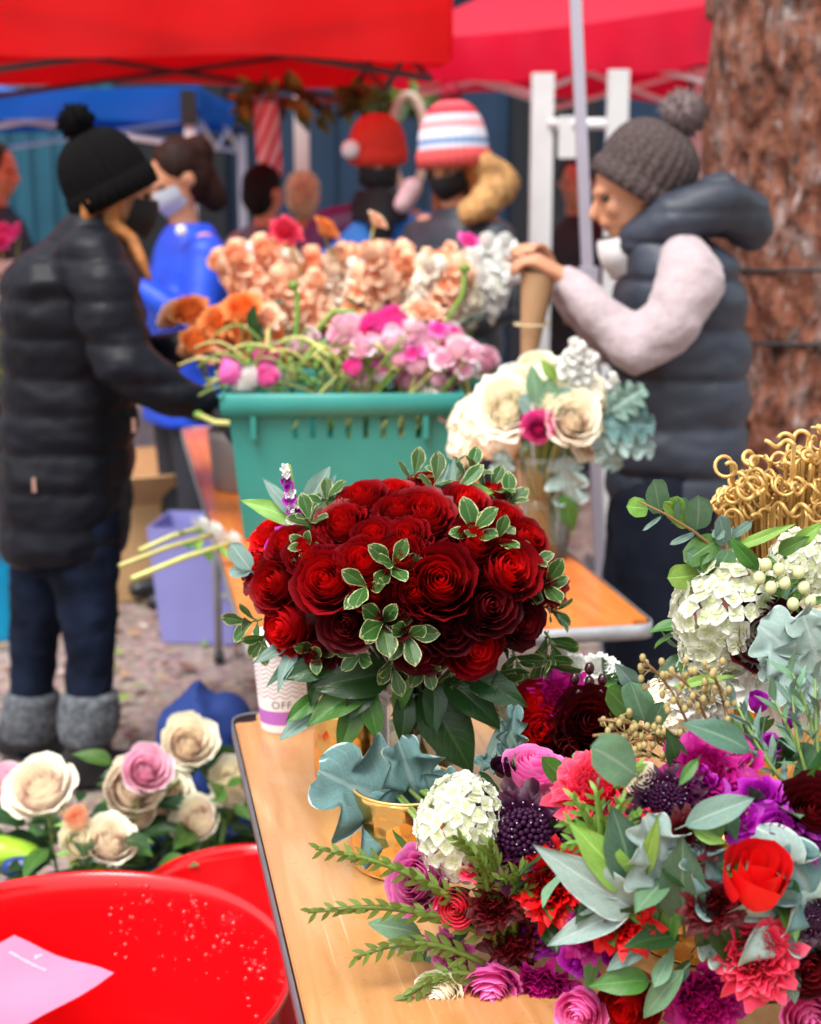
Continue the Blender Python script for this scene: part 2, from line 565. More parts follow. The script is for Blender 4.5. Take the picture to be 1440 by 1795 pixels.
# pale building further off, seen past the shed
pale = plain('pale_render', (0.42, 0.47, 0.5), 0.7, var=0.08, scale=2)
pb = thing('pale_building', 'pale grey building seen far beyond the tent and the tree', 'building', (5.6, 17, 0))
mb = MB(); mb.add(*boxg((5.3, 17.5, 1.7), (7.2, .6, 3.4))); obj('wall', mb.mesh('wall', pale, False), pb)
gl = plain('far_window', (0.1, 0.14, 0.17), 0.15)
for x in (2.3, 3.4, 4.5, 5.6):
    mb = MB(); mb.add(*boxg((x, 17.18, 1.9), (.62, .06, .9))); w = obj('window', mb.mesh('window', gl, False), pb)
    mb = MB(); mb.add(*boxg((x, 17.15, 1.42), (.74, .12, .06))); obj('sill', mb.mesh('sill', white_p, False), w)
mb = MB(); mb.add(*boxg((5.3, 17.4, 3.5), (7.4, .9, .2))); obj('roof', mb.mesh('roof', plain('slate', (.12, .13, .15), .6), False), pb)

# ---- pop-up tents
def canopy_mat(name, c, trans=0.5, rough=.45):
    m = plain(name, c, rough, var=0.08, scale=4, bmp=0.6, bscale=7, trans=trans)
    return m
def tent(name, label, A, e1, l1, e2, l2, zv, zp, fab, metal, leg_skip=(), val=.22, legw=.04, lean=None, group=None, truss=True, trussm=None):
    e1, e2 = Vector(e1).normalized(), Vector(e2).normalized()
    A = Vector(A)
    c = [A, A + e1 * l1, A + e1 * l1 + e2 * l2, A + e2 * l2]
    cen = (c[0] + c[2]) / 2
    root = thing(name, label, 'canopy', (cen.x, cen.y, 0), group)
    ze = zv + val
    mb = MB()                                           # roof: four sagging panels
    n = 9
    for k in range(4):
        a, b2 = c[k], c[(k + 1) % 4]
        V = []
        for j in range(n):
            v = j / (n - 1)
            for i in range(n):
                u = i / (n - 1)
                p = a.lerp(b2, u).lerp(cen, v)
                sag = .10 * math.sin(PI * v) + .03 * math.sin(PI * u) * (1 - v)
                V.append((p.x, p.y, ze + (zp - ze) * v - sag))
        mb.add(V, gridf(n, n))
    roof = obj('roof', mb.mesh('roof', fab), root)
    for k in range(4):                                  # valance flaps, each side its own
        a, b2 = c[k], c[(k + 1) % 4]
        out = ((a + b2) / 2 - cen).normalized()
        V = []
        m = 33
        for j in range(4):
            for i in range(m):
                u = i / (m - 1); p = a.lerp(b2, u)
                w = .012 * math.sin(u * 40 + k) * (j / 3) + .012
                z = ze - .03 * math.sin(PI * u) * (1 - j / 3) - (val * (1 + .05 * math.sin(u * 17 + 2 * k))) * j / 3
                V.append((p.x + out.x * w, p.y + out.y * w, z))
        q = MB(); q.add(V, gridf(m, 4)); obj('valance', q.mesh('valance', fab), root)
    for k in range(4):
        if k in leg_skip: continue
        p = c[k] + (cen - c[k]).normalized() * .05
        q = MB()
        foot = p + (Vector(lean[k]) if lean and k in lean else Vector((0, 0, 0)))
        q.add(*tube([(foot.x, foot.y, 0.0), (p.x * .5 + foot.x * .5, p.y * .5 + foot.y * .5, 1.0), (p.x, p.y, ze - .02)], [legw * .62] * 3, 4))
        lg = obj('leg', q.mesh('leg', metal, False), root)
        q = MB(); q.add(*boxg((foot.x, foot.y, .008), (.1, .1, .016))); obj('foot_plate', q.mesh('foot_plate', metal, False), lg)
        q = MB(); q.add(*boxg((p.x, p.y, ze - .1), (.075, .075, .16))); obj('corner_bracket', q.mesh('bracket', plain('black_plastic', (.02, .02, .022), .5), False), lg)
    if truss:
        for k in range(4):
            a = c[k] + (cen - c[k]).normalized() * .07; b2 = c[(k + 1) % 4] + (cen - c[(k + 1) % 4]).normalized() * .07
            for s in range(2):
                p0, p1, pm = a.lerp(b2, s * .5), a.lerp(b2, s * .5 + .5), None
                for hi, lo in ((ze - .05, ze - .28), (ze - .28, ze - .05)):
                    q = MB(); q.add(*tube([(p0.x, p0.y, hi), (p1.x, p1.y, lo)], .013, 6)); obj('truss_bar', q.mesh('truss_bar', trussm or metal, False), root)
    return root

red_fab = canopy_mat('red_canvas', (0.8, 0.006, 0.010), .6)
crim_fab = canopy_mat('crimson_canvas', (0.72, 0.006, 0.045), .45)
blue_fab = canopy_mat('blue_canvas', (0.008, 0.11, 0.5), .3, .18)
steel_w = plain('white_steel', (0.75, 0.77, 0.8), 0.35, var=0.04)
steel_l = plain('lilac_grey_steel', (0.45, 0.42, 0.5), 0.35, metal=.3, var=0.05)
steel_d = plain('grey_steel', (0.16, 0.16, 0.18), 0.4, metal=.4)

A = P(635, 160, 7.4); A.z = 0
tent('red_canopy', 'bright red pop-up canopy sheltering the flower tables', A, (-.978, -.207, 0), 3.3, (.207, -.978, 0), 1.75, 1.945, 2.6,
     red_fab, steel_l, trussm=plain('dark_truss', (.05,.03,.035), .5), leg_skip=(0, 2, 3))
lp0, lp1 = P(1049, 900, 4.2), P(1008, -30, 4.2)
lp0 = lp1 + (lp0 - lp1) * (lp1.z / (lp1.z - lp0.z))
lp = thing('tent_pole', 'slanting lilac-grey tent pole in front of the crimson canopy', 'pole', lp0)
q = MB(); q.add(*tube([lp0, lp0.lerp(lp1, .5), lp1], .021, 4)); obj('shaft', q.mesh('shaft', steel_l, False), lp)
q = MB(); q.add(*boxg((lp0.x, lp0.y, .008), (.1, .1, .016))); obj('foot_plate', q.mesh('foot_plate', steel_d, False), lp)
q = MB(); q.add(*boxg(lp0.lerp(lp1, .62), (.05, .05, .09))); obj('height_clamp', q.mesh('clamp', steel_l, False), lp)
e = Vector((.64, -.77, 0))
tent('red_canopy', 'crimson canopy on white posts in front of the dark blue wall', A + Vector((.06, .05, 0)), e, 2.02, (.77, .64, 0), 2.3, 1.94, 3.0,
     crim_fab, steel_w, legw=.06)
tent('blue_canopy', 'wet blue pop-up canopy behind the person in the black coat', P(436, 215, 9.6).xy.to_3d(), (-1, .02, 0), 3.2, (-.02, -1, 0), 2.0, 1.80, 2.12,
     blue_fab, steel_w, legw=.055, val=.16)

# free-standing white posts of the stall frames
def post(px, ytop, Y, w, label, h=None, ybot=None):
    p = P(px, 300, Y)
    top = P(px, ytop, Y).z
    t = thing('stall_post', label, 'post', (p.x, p.y, 0), 'white stall posts')
    q = MB(); q.add(*boxg((p.x, p.y, top / 2), (w, w, top))); obj('shaft', q.mesh('shaft', white_p, False), t)
    q = MB(); q.add(*boxg((p.x, p.y, .02), (w * 2, w * 2, .04))); obj('base', q.mesh('base', steel_d, False), t)
post(949, 128, 6.3, .085, 'thick white post beside the person in the striped beanie')
post(1080, 122, 6.0, .075, 'white post between the crimson valance and the grey knit hat')
post(530, 160, 7.6, .068, 'white post rising behind the fair-haired head')
post(1222, 118, 7.2, .05, 'thin white post beside the tree trunk')
q = thing('stall_rail', 'white horizontal rail joining two white posts under the crimson valance', 'rail', P(1015, 215, 6.2))
mb = MB(); a, b2 = P(960, 217, 6.28), P(1070, 217, 6.06); mb.add(*tube([a, b2], .022, 6)); obj('bar', mb.mesh('bar', white_p), q)
mb = MB(); mb.add(*boxg(P(995, 240, 6.18), (.07, .02, .16))); obj('hanging_tag', mb.mesh('tag', white_p, False), q)

# tree trunk with wires
def bark_mat():
    m, t, b = new_mat('bark')
    tc = nd(t, 'ShaderNodeTexCoord')
    mp = nd(t, 'ShaderNodeMapping'); mp.inputs['Scale'].default_value = (1, 1, .42); t.links.new(tc.outputs['Object'], mp.inputs[0])
    v = nd(t, 'ShaderNodeTexVoronoi', i_Scale=24.0); n = nd(t, 'ShaderNodeTexNoise', i_Scale=15.0, i_Detail=8.0); n2 = nd(t, 'ShaderNodeTexNoise', i_Scale=38.0, i_Detail=5.0)
    for x in (v, n, n2): t.links.new(mp.outputs[0], x.inputs['Vector'])
    c = ramp(t, n.outputs['Fac'], [(.3, (.07, .022, .012)), (.47, (.2, .06, .028)), (.6, (.2, .1, .075)), (.74, (.33, .26, .24))])
    c = mix(t, ramp(t, n2.outputs['Fac'], [(.6, (0, 0, 0)), (.72, (1, 1, 1))]), c, (.36, .3, .29))
    c = mix(t, ramp(t, n2.outputs['Fac'], [(.3, (1, 1, 1)), (.42, (0, 0, 0))]), c, (.025, .012, .01))
    t.links.new(c, b.inputs['Base Color']); b.inputs['Roughness'].default_value = .8
    bump(t, b, math_(t, 'ADD', v.outputs['Distance'], n2.outputs['Fac']), 1.0, .03)
    return m
tc_ = P(1475, 400, 4.9); TR = .42
tree = thing('tree', 'thick reddish brown bark tree trunk wound with two dark wires', 'tree', (tc_.x, tc_.y, 0))
prof = []
V = []
nz, na = 150, 140
for j in range(nz):
    z = j / (nz - 1) * 3.6
    for i in range(na):
        an = 2 * PI * i / na
        r = TR * (1 + .35 * math.exp(-z * 4))
        p = Vector((math.cos(an) * 3.2, math.sin(an) * 3.2, z * 2.1))
        q = Vector((math.cos(an) * 9, math.sin(an) * 9, z * 6.0))
        pl = noise.cell(q * .8 + noise.noise_vector(q * .7) * .9)
        r += .028 * noise.noise(p * 1.4) + .026 * pl + .012 * noise.noise(q * 2.2)
        V.append((tc_.x + r * math.cos(an), tc_.y + r * math.sin(an), z))
mb = MB(); mb.add(V, gridf(na, nz, True)); obj('trunk', mb.mesh('trunk', bark_mat()), tree)
for py in (473, 603):
    z = P(1350, py, 4.5).z
    pts = [(tc_.x + (TR + .028) * math.cos(a), tc_.y + (TR + .028) * math.sin(a), z + .02 * math.cos(a + .4)) for a in np.linspace(0, 2 * PI, 60)]
    mb = MB(); mb.add(*tube(pts, .0065, 6)); obj('wire', mb.mesh('wire', plain('black_wire', (.015, .015, .018), .5)), tree)
# a limb with foliage high up
mb = MB(); mb.add(*tube([(tc_.x, tc_.y, 3.4), (tc_.x + .3, tc_.y - .1, 4.2), (tc_.x + .2, tc_.y + .3, 5.2)], [.36, .3, .2], 16)); obj('limb', mb.mesh('limb', plain('bark_plain', (.15, .08, .06), .8)), tree)

# ---- tables
def wood_mat(name, c1, c2, c3, rough=.28):
    m, t, b = new_mat(name)
    tc = nd(t, 'ShaderNodeTexCoord')
    mp = nd(t, 'ShaderNodeMapping'); mp.inputs['Scale'].default_value = (9, 1.0, 1); t.links.new(tc.outputs['Object'], mp.inputs[0])
    n = nd(t, 'ShaderNodeTexNoise', i_Scale=3.0, i_Detail=9.0, i_Distortion=1.2); t.links.new(mp.outputs[0], n.inputs['Vector'])
    n2 = nd(t, 'ShaderNodeTexNoise', i_Scale=4.0, i_Detail=6.0); t.links.new(tc.outputs['Object'], n2.inputs['Vector'])
    n3 = nd(t, 'ShaderNodeTexNoise', i_Scale=130.0, i_Detail=3.0); t.links.new(tc.outputs['Object'], n3.inputs['Vector'])
    c = ramp(t, n.outputs['Fac'], [(.3, c1), (.5, c2), (.72, c3)])
    # scuffs and short scratches
    mp2 = nd(t, 'ShaderNodeMapping'); mp2.inputs['Rotation'].default_value = (0, 0, .6); mp2.inputs['Scale'].default_value = (90, 2.5, 1); t.links.new(tc.outputs['Object'], mp2.inputs[0])
    n4 = nd(t, 'ShaderNodeTexNoise', i_Scale=1.0, i_Detail=2.0); t.links.new(mp2.outputs[0], n4.inputs['Vector'])
    c = mix(t, math_(t, 'MULTIPLY', ramp(t, n4.outputs['Fac'], [(.66, (0, 0, 0)), (.74, (1, 1, 1))]), .35), c, (.8, .62, .45))
    c = mix(t, math_(t, 'MULTIPLY', ramp(t, n2.outputs['Fac'], [(.6, (0, 0, 0)), (.75, (1, 1, 1))]), .4), c, (.75, .55, .4))
    c = mix(t, math_(t, 'MULTIPLY', ramp(t, n3.outputs['Fac'], [(.62, (0, 0, 0)), (.7, (1, 1, 1))]), .25), c, tuple(x * .5 for x in c1))
    t.links.new(c, b.inputs['Base Color'])
    r = ramp(t, n2.outputs['Fac'], [(.3, (rough * .7,) * 3), (.7, (rough * 1.6,) * 3)]); t.links.new(r, b.inputs['Roughness'])
    b.inputs['Coat Weight'].default_value = .35; b.inputs['Coat Roughness'].default_value = .12
    bump(t, b, math_(t, 'ADD', n.outputs['Fac'], n3.outputs['Fac']), .12, .001)
    return m
edge_al = plain('aluminium_edge', (.45, .46, .48), .38, metal=.7, var=.15, scale=30)
edge_dk = plain('dark_edge_band', (.13, .13, .15), .4, metal=.2, var=.2, scale=20)
wood_n = wood_mat('pale_orange_ply', (.42, .185, .058), (.50, .24, .085), (.56, .31, .135))
wood_f = wood_mat('bright_orange_ply', (.54, .12, .016), (.62, .16, .022), (.66, .21, .04), .38)

def table(label, corner, L, W, mat, edge, rc=.035):
    """corner: far-left (side -1) or near-left corner on the top; extends along AX by L and AY by W"""
    cen = corner + AX * (L / 2) + AY * (W / 2)
    t = thing('folding_table', label, 'table', (cen.x, cen.y, 0))
    M = Matrix.Translation((cen.x, cen.y, TZ - .0105)) @ Matrix.Rotation(TROT, 4, 'Z')
    obj('tabletop', rbox('tabletop', (W - .008, L - .008, .021), mat, .002, 2, rc), t, M)
    q = MB()                                              # edge band swept round the rounded rectangle
    pts = []
    for (sx, sy, a0) in ((1, 1, 0), (-1, 1, 90), (-1, -1, 180), (1, -1, 270)):
        for a in np.linspace(a0, a0 + 90, 7):
            pts.append((sx * (W / 2 - rc) + rc * math.cos(R_(a)), sy * (L / 2 - rc) + rc * math.sin(R_(a))))
    n = len(pts)
    V = []
    for (off, z) in ((-.004, -.026), (.0015, -.027), (.003, -.014), (.0015, .0008), (-.003, .0014), (-.004, -.001)):
        for (x, y) in pts:
            l = math.hypot(x, y); V.append((x + off * x / l, y + off * y / l, z + TZ))
    q.add(V, gridf(n, 6, True)); obj('edge_band', q.mesh('edge_band', edge), t, Matrix.Translation((cen.x, cen.y, 0)) @ Matrix.Rotation(TROT, 4, 'Z'))
    for s in (-1, 1):                                     # folding tube legs: one bent hoop at each end
        q = MB()
        y = s * (L / 2 - .22)
        x = W / 2 - .09
        pts = [(-x, y, TZ - .03), (-x, y, .12), (-x - .02, y, .01)]
        for sx in (-1, 1):
            k = MB()
            k.add(*tube([(sx * (x - .06), y + s * .05, TZ - .03), (sx * (x - .02), y + s * .02, TZ - .14), (sx * x, y, TZ - .26), (sx * x, y, .015)], .0135, 10))
            lg = obj('leg', k.mesh('leg', plain('grey_tube', (.42, .45, .47), .35, metal=.5)), t, Matrix.Translation((cen.x, cen.y, 0)) @ Matrix.Rotation(TROT, 4, 'Z'))
            k = MB(); k.add(*tube([(sx * x, y, 0), (sx * x, y, .03)], .018, 10)); obj('foot_cap', k.mesh('foot_cap', plain('black_plastic', (.02, .02, .022), .5)), lg, Matrix.Translation((cen.x, cen.y, 0)) @ Matrix.Rotation(TROT, 4, 'Z'))
        k = MB(); k.add(*tube([(-x, y, .22), (x, y, .22)], .0115, 8)); obj('cross_bar', k.mesh('cross_bar', _mc['grey_tube']), t, Matrix.Translation((cen.x, cen.y, 0)) @ Matrix.Rotation(TROT, 4, 'Z'))
    return t
nl = PZ(404, 1252, TZ)                                    # far-left corner of the near table
table('pale wooden folding table carrying the coffee cup and the red rose bouquet', nl - AX * 1.83, 1.83, .76, wood_n, edge_dk)
fl = PZ(433, 1136, TZ)                                    # near-left corner of the far table
table('bright orange folding table carrying the teal crate', fl, 2.44, .76, wood_f, edge_al)

# ================================================================== PEOPLE
skin = plain('skin', (0.55, 0.25, 0.14), 0.5, var=0.1, scale=14, sheen=.1)
skin_d = plain('skin_weathered', (0.42, 0.19, 0.12), 0.5, var=0.12, scale=14)

def head_prims(c, f, u, k=1.0):
    c, f, u = Vector(c), Vector(f).normalized(), Vector(u).normalized()
    s = f.cross(u).normalized(); u = s.cross(f)
    m = Matrix((s, f, u)).transposed()
    L = lambda a, b, d: c + (s * a + f * b + u * d) * k
    E = lambda p, r: ell(L(*p), tuple(x * k for x in r), m)
    pr = [E((0, -.008, .03), (.076, .096, .092)), E((0, .022, -.035), (.062, .068, .075)), E((0, .05, -.075), (.036, .038, .034)),
          E((0, .078, .022), (.045, .022, .016)), E((0, .088, -.05), (.026, .014, .012)), E((.034, .066, -.02), (.024, .022, .022)), E((-.034, .066, -.02), (.024, .022, .022)),
          chain([L(0, .088, .01), L(0, .103, -.012), L(0, .112, -.026)], [.009 * k, .012 * k, .013 * k], 8)]
    for q in (-1, 1):
        pr.append(E((q * .078, -.008, -.005), (.012, .02, .032)))
    return pr, L

def hand_prims(w, d, pn, curl=.5, k=1.0, thumb=1):
    """wrist, direction, palm normal"""
    d = Vector(d).normalized(); pn = Vector(pn); pn = (pn - d * pn.dot(d)).normalized(); s = d.cross(pn)
    w = Vector(w)
    pr = [loft([(w, .026 * k, .018 * k), (w + d * .04 * k, .036 * k, .017 * k), (w + d * .085 * k, .041 * k, .015 * k)], s, pn, 14)]
    for i, (o, l) in enumerate(((-.03, .066), (-.010, .078), (.011, .073), (.030, .056))):
        p = w + d * (.082 * k) + s * (o * k)
        pts, a, dd = [p], 0.0, d
        for seg in (.45, .32, .23):
            a += curl * .75
            dd = d * math.cos(a) + pn * math.sin(a)
            p = p + dd * (l * seg * k); pts.append(p)
        pr.append(chain(pts, [.0095 * k, .009 * k, .0082 * k, .007 * k], 8))
    b = w + d * .025 * k - s * .028 * k * thumb
    td = (d * .6 - s * .7 * thumb + pn * .35).normalized()
    p1 = b + td * .036 * k; p2 = p1 + (td + d * .6 + pn * .3 * curl).normalized() * .03 * k; p3 = p2 + (d + pn * .6 * curl).normalized() * .025 * k
    pr.append(chain([b, p1, p2, p3], [.014 * k, .0115 * k, .0095 * k, .008 * k], 8))
    return pr

def eyes(root, L, k=1.0):
    for q in (-1, 1):
        mb = MB(); mb.add(*ell(L(q * .032, .079, .006), (.011 * k, .011 * k, .009 * k), None, 10, 6)); obj('eye', mb.mesh('eye', plain('eye_dark', (.03, .02, .015), .15)), root)

def mask_mesh(L, mat, k=1.0, drop=0.0):
    V, nu, nv = [], 13, 8
    for j in range(nv):
        v = j / (nv - 1)
        for i in range(nu):
            a = (i / (nu - 1) - .5) * 2 * 1.25
            r = .073 + .008 * math.cos(a)
            bulge = .028 * math.cos(a * 1.1) * math.sin(PI * (.15 + .7 * v))
            zz = .0 - .105 * v * (1 - .25 * abs(a) / 1.25) - drop
            V.append(tuple(L(r * math.sin(a) * 1.06, .022 + r * math.cos(a) + bulge - .018 * v, zz + .006 * math.sin(v * 20))))
    mb = MB(); mb.add(V, gridf(nu, nv))
    return mb.mesh('mask', mat)

def knit_mat(name, c, c2=None, bands=None):
    if name in _mc: return _mc[name]
    m, t, b = new_mat(name)
    uv = nd(t, 'ShaderNodeUVMap'); su = nd(t, 'ShaderNodeSeparateXYZ'); t.links.new(uv.outputs[0], su.inputs[0])
    n = nd(t, 'ShaderNodeTexNoise', i_Scale=60.0); t.links.new(uv.outputs[0], n.inputs['Vector'])
    if bands:
        r = t.nodes.new('ShaderNodeValToRGB'); r.color_ramp.interpolation = 'CONSTANT'
        e = r.color_ramp.elements; e[0].position = 0; e[0].color = c4(bands[0][1]); e[1].position = bands[1][0]; e[1].color = c4(bands[1][1])
        for p, cc in bands[2:]:
            x = e.new(p); x.color = c4(cc)
        t.links.new(su.outputs[1], r.inputs[0]); col = r.outputs[0]
    else:
        col = ramp(t, n.outputs['Fac'], [(.3, c), (.7, c2 or tuple(x * 1.4 for x in c))])
    t.links.new(col, b.inputs['Base Color']); b.inputs['Roughness'].default_value = .9; b.inputs['Specular IOR Level'].default_value = .1
    bump(t, b, n.outputs['Fac'], .6, .004)
    _mc[name] = m
    return m

def beanie(root, c, ax, fwd, r, h, mat, pom=None, pommat=None, ribs=28, slouch=0.0, brim=.05):
    """hat: knit dome about axis ax, with turned-up brim and pompom"""
    prof = [(r * .93, -brim - .002), (r * 1.04, -brim), (r * 1.06, -brim * .4), (r * 1.05, .004), (r * 1.0, .01)]
    for a in np.linspace(0, 86, 12):
        prof.append((r * (1.0 + slouch * math.sin(R_(a * 1.6))) * math.cos(R_(a)) ** .8, .012 + h * math.sin(R_(a))))
    prof.append((.002, .012 + h))
    V, f, uv = lathe(prof, ribs * 4, lambda an, z, j: 1 + .028 * math.sin(an * ribs))
    mb = MB(); mb.add(V, f, uv)
    M = frame(c, ax, fwd)
    hat = obj('hat', mb.mesh('hat', mat), root, M)
    if pom:
        q = MB(); pc = Vector(c) + Vector(ax).normalized() * (h + pom * .75)
        for i in range(420):
            d = Vector((random.gauss(0, 1), random.gauss(0, 1), random.gauss(0, 1))).normalized()
            o = d.orthogonal().normalized() * .005; o2 = d.cross(o)
            b0 = d * pom * .5; e0 = d * pom * random.uniform(.85, 1.12) + Vector((random.gauss(0, 1), random.gauss(0, 1), random.gauss(0, 1))) * .003
            q.add([b0 + o, b0 - o * .5 + o2, b0 - o * .5 - o2, e0], [(0, 1, 3), (1, 2, 3), (2, 0, 3)])
        q.add(*ell((0, 0, 0), (pom * .8,) * 3, None, 14, 8))
        obj('pompom', q.mesh('pompom', pommat or mat), hat, Matrix.Translation(pc))
    return hat

def quilt(z0, pitch, depth, noise_amp=.004, zf=None):
    def fn(co, no):
        z = co[:, 2] if zf is None else zf(co)
        w = np.abs(np.sin((z - z0) / pitch * PI)) ** .45
        out = depth * (w - .75)
        n = np.array([noise.fractal(Vector((float(c[0]) * 8, float(c[1]) * 8, float(c[2]) * 16)), 1.0, 2.0, 3) for c in co])
        return out + noise_amp * n
    return fn
def wrinkle(amp=.004):
    def fn(co, no):
        n = np.array([noise.fractal(Vector((float(c[0]) * 9, float(c[1]) * 9, float(c[2]) * 14)), 1.0, 2.0, 3) for c in co])
        return amp * n
    return fn

# ---------------- person in the black coat
Y0 = 3.86
J = lambda x, y, d=0.0: P(x, y, Y0 + d)
r = lambda n: n * Y0 * 1.0 / F_PX
pw = thing('person', 'person in a long black quilted coat and black pompom beanie, reaching to the teal crate', 'person', (J(110, 1380).x, Y0, 0))
f, u = Vector((.93, .30, -.22)), Vector((.2, 0, 1))
hp, L = head_prims(J(196, 334), f, u)
wr_n, wr_f = J(372, 716, -.20), J(322, 612, .06)
hn = hand_prims(wr_n, Vector((.72, .1, -.5)), Vector((.3, 0, -1)), .7)
hf = hand_prims(wr_f, Vector((.9, -.1, .05)), Vector((0, 0, -1)), .7)
trunk = [loft([(J(165, 400), .05, .05), (J(125, 460), .10, .17), (J(125, 600), .12, .15), (J(118, 800), .13, .15), (J(112, 900), .12, .15)])]
legs_l = [J(75, 880, .08), J(72, 1010, .08), J(60, 1130, .09), J(52, 1300, .1), J(48, 1372, .1)]
legs_r = [J(150, 880, -.08), J(150, 1010, -.09), J(158, 1130, -.1), J(155, 1300, -.12), J(152, 1385, -.12)]
body = hp + trunk + hf + [chain([J(190, 385), J(150, 430)], [.055, .06]),
     chain([J(165, 470, -.17), J(205, 640, -.22), wr_n], [.06, .045, .028]), chain([J(165, 470, .17), J(225, 640, .2), wr_f], [.06, .045, .028]),
     chain(legs_l[:4], [.08, .07, .05, .04]), chain(legs_r[:4], [.08, .07, .05, .04])]
obj('body', blob('body', body, skin, .008, 2), pw)
eyes(pw, L)
blackq = plain('black_nylon', (0.003, 0.0035, 0.008), 0.5, var=.3, scale=5, bmp=.5, bscale=26, spec=.22)
coat = [loft([(J(178, 392), r(40), .07), (J(160, 415), r(62), .10), (J(132, 445), r(98), .17), (J(125, 490), r(113), .205), (J(126, 570), r(118), .20), (J(123, 660), r(114), .18),
              (J(121, 760), r(116), .19), (J(118, 860), r(116), .20), (J(115, 930), r(113), .20), (J(113, 972), r(108), .19)], pw=2.5),
        chain([J(160, 455, -.15), J(178, 500, -.19), J(215, 640, -.25), J(300, 690, -.23), J(362, 712, -.2)], [.085, .088, .072, .058, .044]),
        chain([J(160, 460, .15), J(190, 520, .19), J(240, 640, .2), J(318, 610, .08)], [.08, .08, .062, .046])]
obj('coat', blob('coat', coat, blackq, .011, 5, quilt(.03, .095, .012, .010)), pw)
obj('hood_collar', blob('collar', [loft([(J(172, 372), r(52), .085), (J(165, 398), r(64), .10), (J(150, 425), r(72), .12)])], blackq, .01, 4, wrinkle(.005)), pw)
obj('glove', blob('glove', hand_prims(wr_n - Vector((.015, 0, -.01)), Vector((.72, .1, -.5)), Vector((.3, 0, -1)), .7, 1.12) , plain('black_wool', (.01, .01, .013), .9), .006, 2), pw)
for (x, y) in ((60, 850), (235, 745)):
    mb = MB(); mb.add(*boxg(J(x, y, -.2), (.009, .009, .034))); obj('zip_pull', mb.mesh('zip_pull', plain('copper_zip', (.5, .3, .25), .4, metal=.6), False), pw)
denim = plain('dark_denim', (.006, .010, .024), .85, var=.6, scale=9, bmp=.6, bscale=30, spec=.12)
tr = [loft([(J(108, 860), r(78), .14), (J(108, 940), r(78), .14), (J(110, 990), r(76), .13)]), chain(legs_l[:4], [.092, .088, .066, .055]), chain(legs_r[:4], [.092, .088, .066, .055])]
obj('jeans', blob('jeans', tr, denim, .011, 4, wrinkle(.010)), pw)
bootm = plain('boot_leather', (.012, .014, .018), .4, bmp=.2)
cuffm = plain('grey_fleece', (.09, .1, .115), .95, var=.6, scale=60, bmp=1.0, bscale=90)
for (leg, yd) in ((legs_l, .1), (legs_r, -.12)):
    k = leg[3]; a = leg[4]
    ft = Vector((a.x, a.y, .03))
    bt = obj('boot', blob('boot', [chain([leg[2].lerp(leg[3], .7), k, Vector((a.x, a.y, .07))], [.066, .062, .052]), chain([ft + Vector((-.04, 0, .02)), ft + Vector((.08, .03, .015)), ft + Vector((.15, .05, .005))], [.05, .05, .04])], bootm, .01, 4), pw)
    c0, c1 = leg[2].lerp(leg[3], .46), leg[2].lerp(leg[3], .98)
    obj('cuff', blob('cuff', [loft([(c0, .06, .06), (c0.lerp(c1, .1), .078, .078), (c0.lerp(c1, .55), .082, .082), (c1, .07, .07)])], cuffm, .009, 3, wrinkle(.005)), bt)
hx = (J(95, 225) - J(185, 318)).normalized()
blackk = knit_mat('black_knit', (.002, .002, .0025), (.006, .005, .005))
beanie(pw, J(190, 322), Vector((-.45, -.1, .95)), f, .108, .125, blackk, .05, blackk, brim=.045)
obj('mask', mask_mesh(L, plain('black_cloth_mask', (.01, .01, .012), .85)), pw)
hairm = plain('copper_blond_hair', (.36, .13, .03), .5, var=.35, scale=30, bmp=.6, bscale=120)
obj('hair', blob('hair', [chain([L(.075, 0, -.01), L(.07, .0, -.07), J(232, 420, -.07), J(248, 455, -.09), J(262, 490, -.1)], [.022, .02, .017, .015, .008]),
                          chain([L(.06, -.05, -.03), L(.06, -.05, -.07)], [.03, .02])], hairm, .006, 2, wrinkle(.003)), pw)

# ---------------- person in the puffer vest
Y0 = 3.72
r = lambda n: n * Y0 / F_PX
vw = thing('person', 'person in a grey puffer vest, pale sleeves and a grey knit hat, tying flowers', 'person', (J(1150, 1400).x, Y0, 0))
f, u = Vector((-.97, -.08, -.28)), Vector((-.25, 0, 1))
hp, L = head_prims(J(1116, 335), f, u, 1.02)
wn, wf = J(992, 486, -.14), J(968, 480, .06)
trunk = [loft([(J(1150, 400), .05, .05), (J(1185, 450), .10, .16), (J(1190, 600), .13, .14), (J(1180, 800), .13, .14), (J(1160, 900), .12, .14)])]
ll = [J(1165, 870, -.08), J(1150, 1000, -.09), J(1135, 1150, -.1), J(1135, 1300, -.1), J(1135, 1410, -.1)]
lr = [J(1150, 870, .08), J(1130, 1000, .09), J(1115, 1150, .1), J(1110, 1300, .1), J(1110, 1390, .1)]
h1 = hand_prims(wn, Vector((-.62, .05, .35)), Vector((-.35, .2, -.9)), .85)
h2 = hand_prims(wf, Vector((-.35, -.25, .5)), Vector((-.4, -.5, -.6)), .85)
body = hp + trunk + h1 + h2 + [chain([J(1125, 385), J(1160, 430)], [.055, .06]), chain([J(1208, 485, -.17), J(1180, 560, -.21), J(1118, 612, -.22), J(1050, 550, -.19), wn], [.055, .05, .04, .032, .026]),
     chain([J(1180, 480, .14), J(1150, 540, .18), J(1075, 600, .15), wf], [.055, .048, .04, .026]), chain(ll, [.08, .075, .055, .045, .04]), chain(lr, [.08, .075, .055, .045, .04])]
obj('body', blob('body', body, skin, .008, 2), vw)
eyes(vw, L, 1.02)
vestm = plain('slate_nylon', (.022, .028, .045), .52, var=.25, scale=6, bmp=.25, bscale=22, spec=.5)
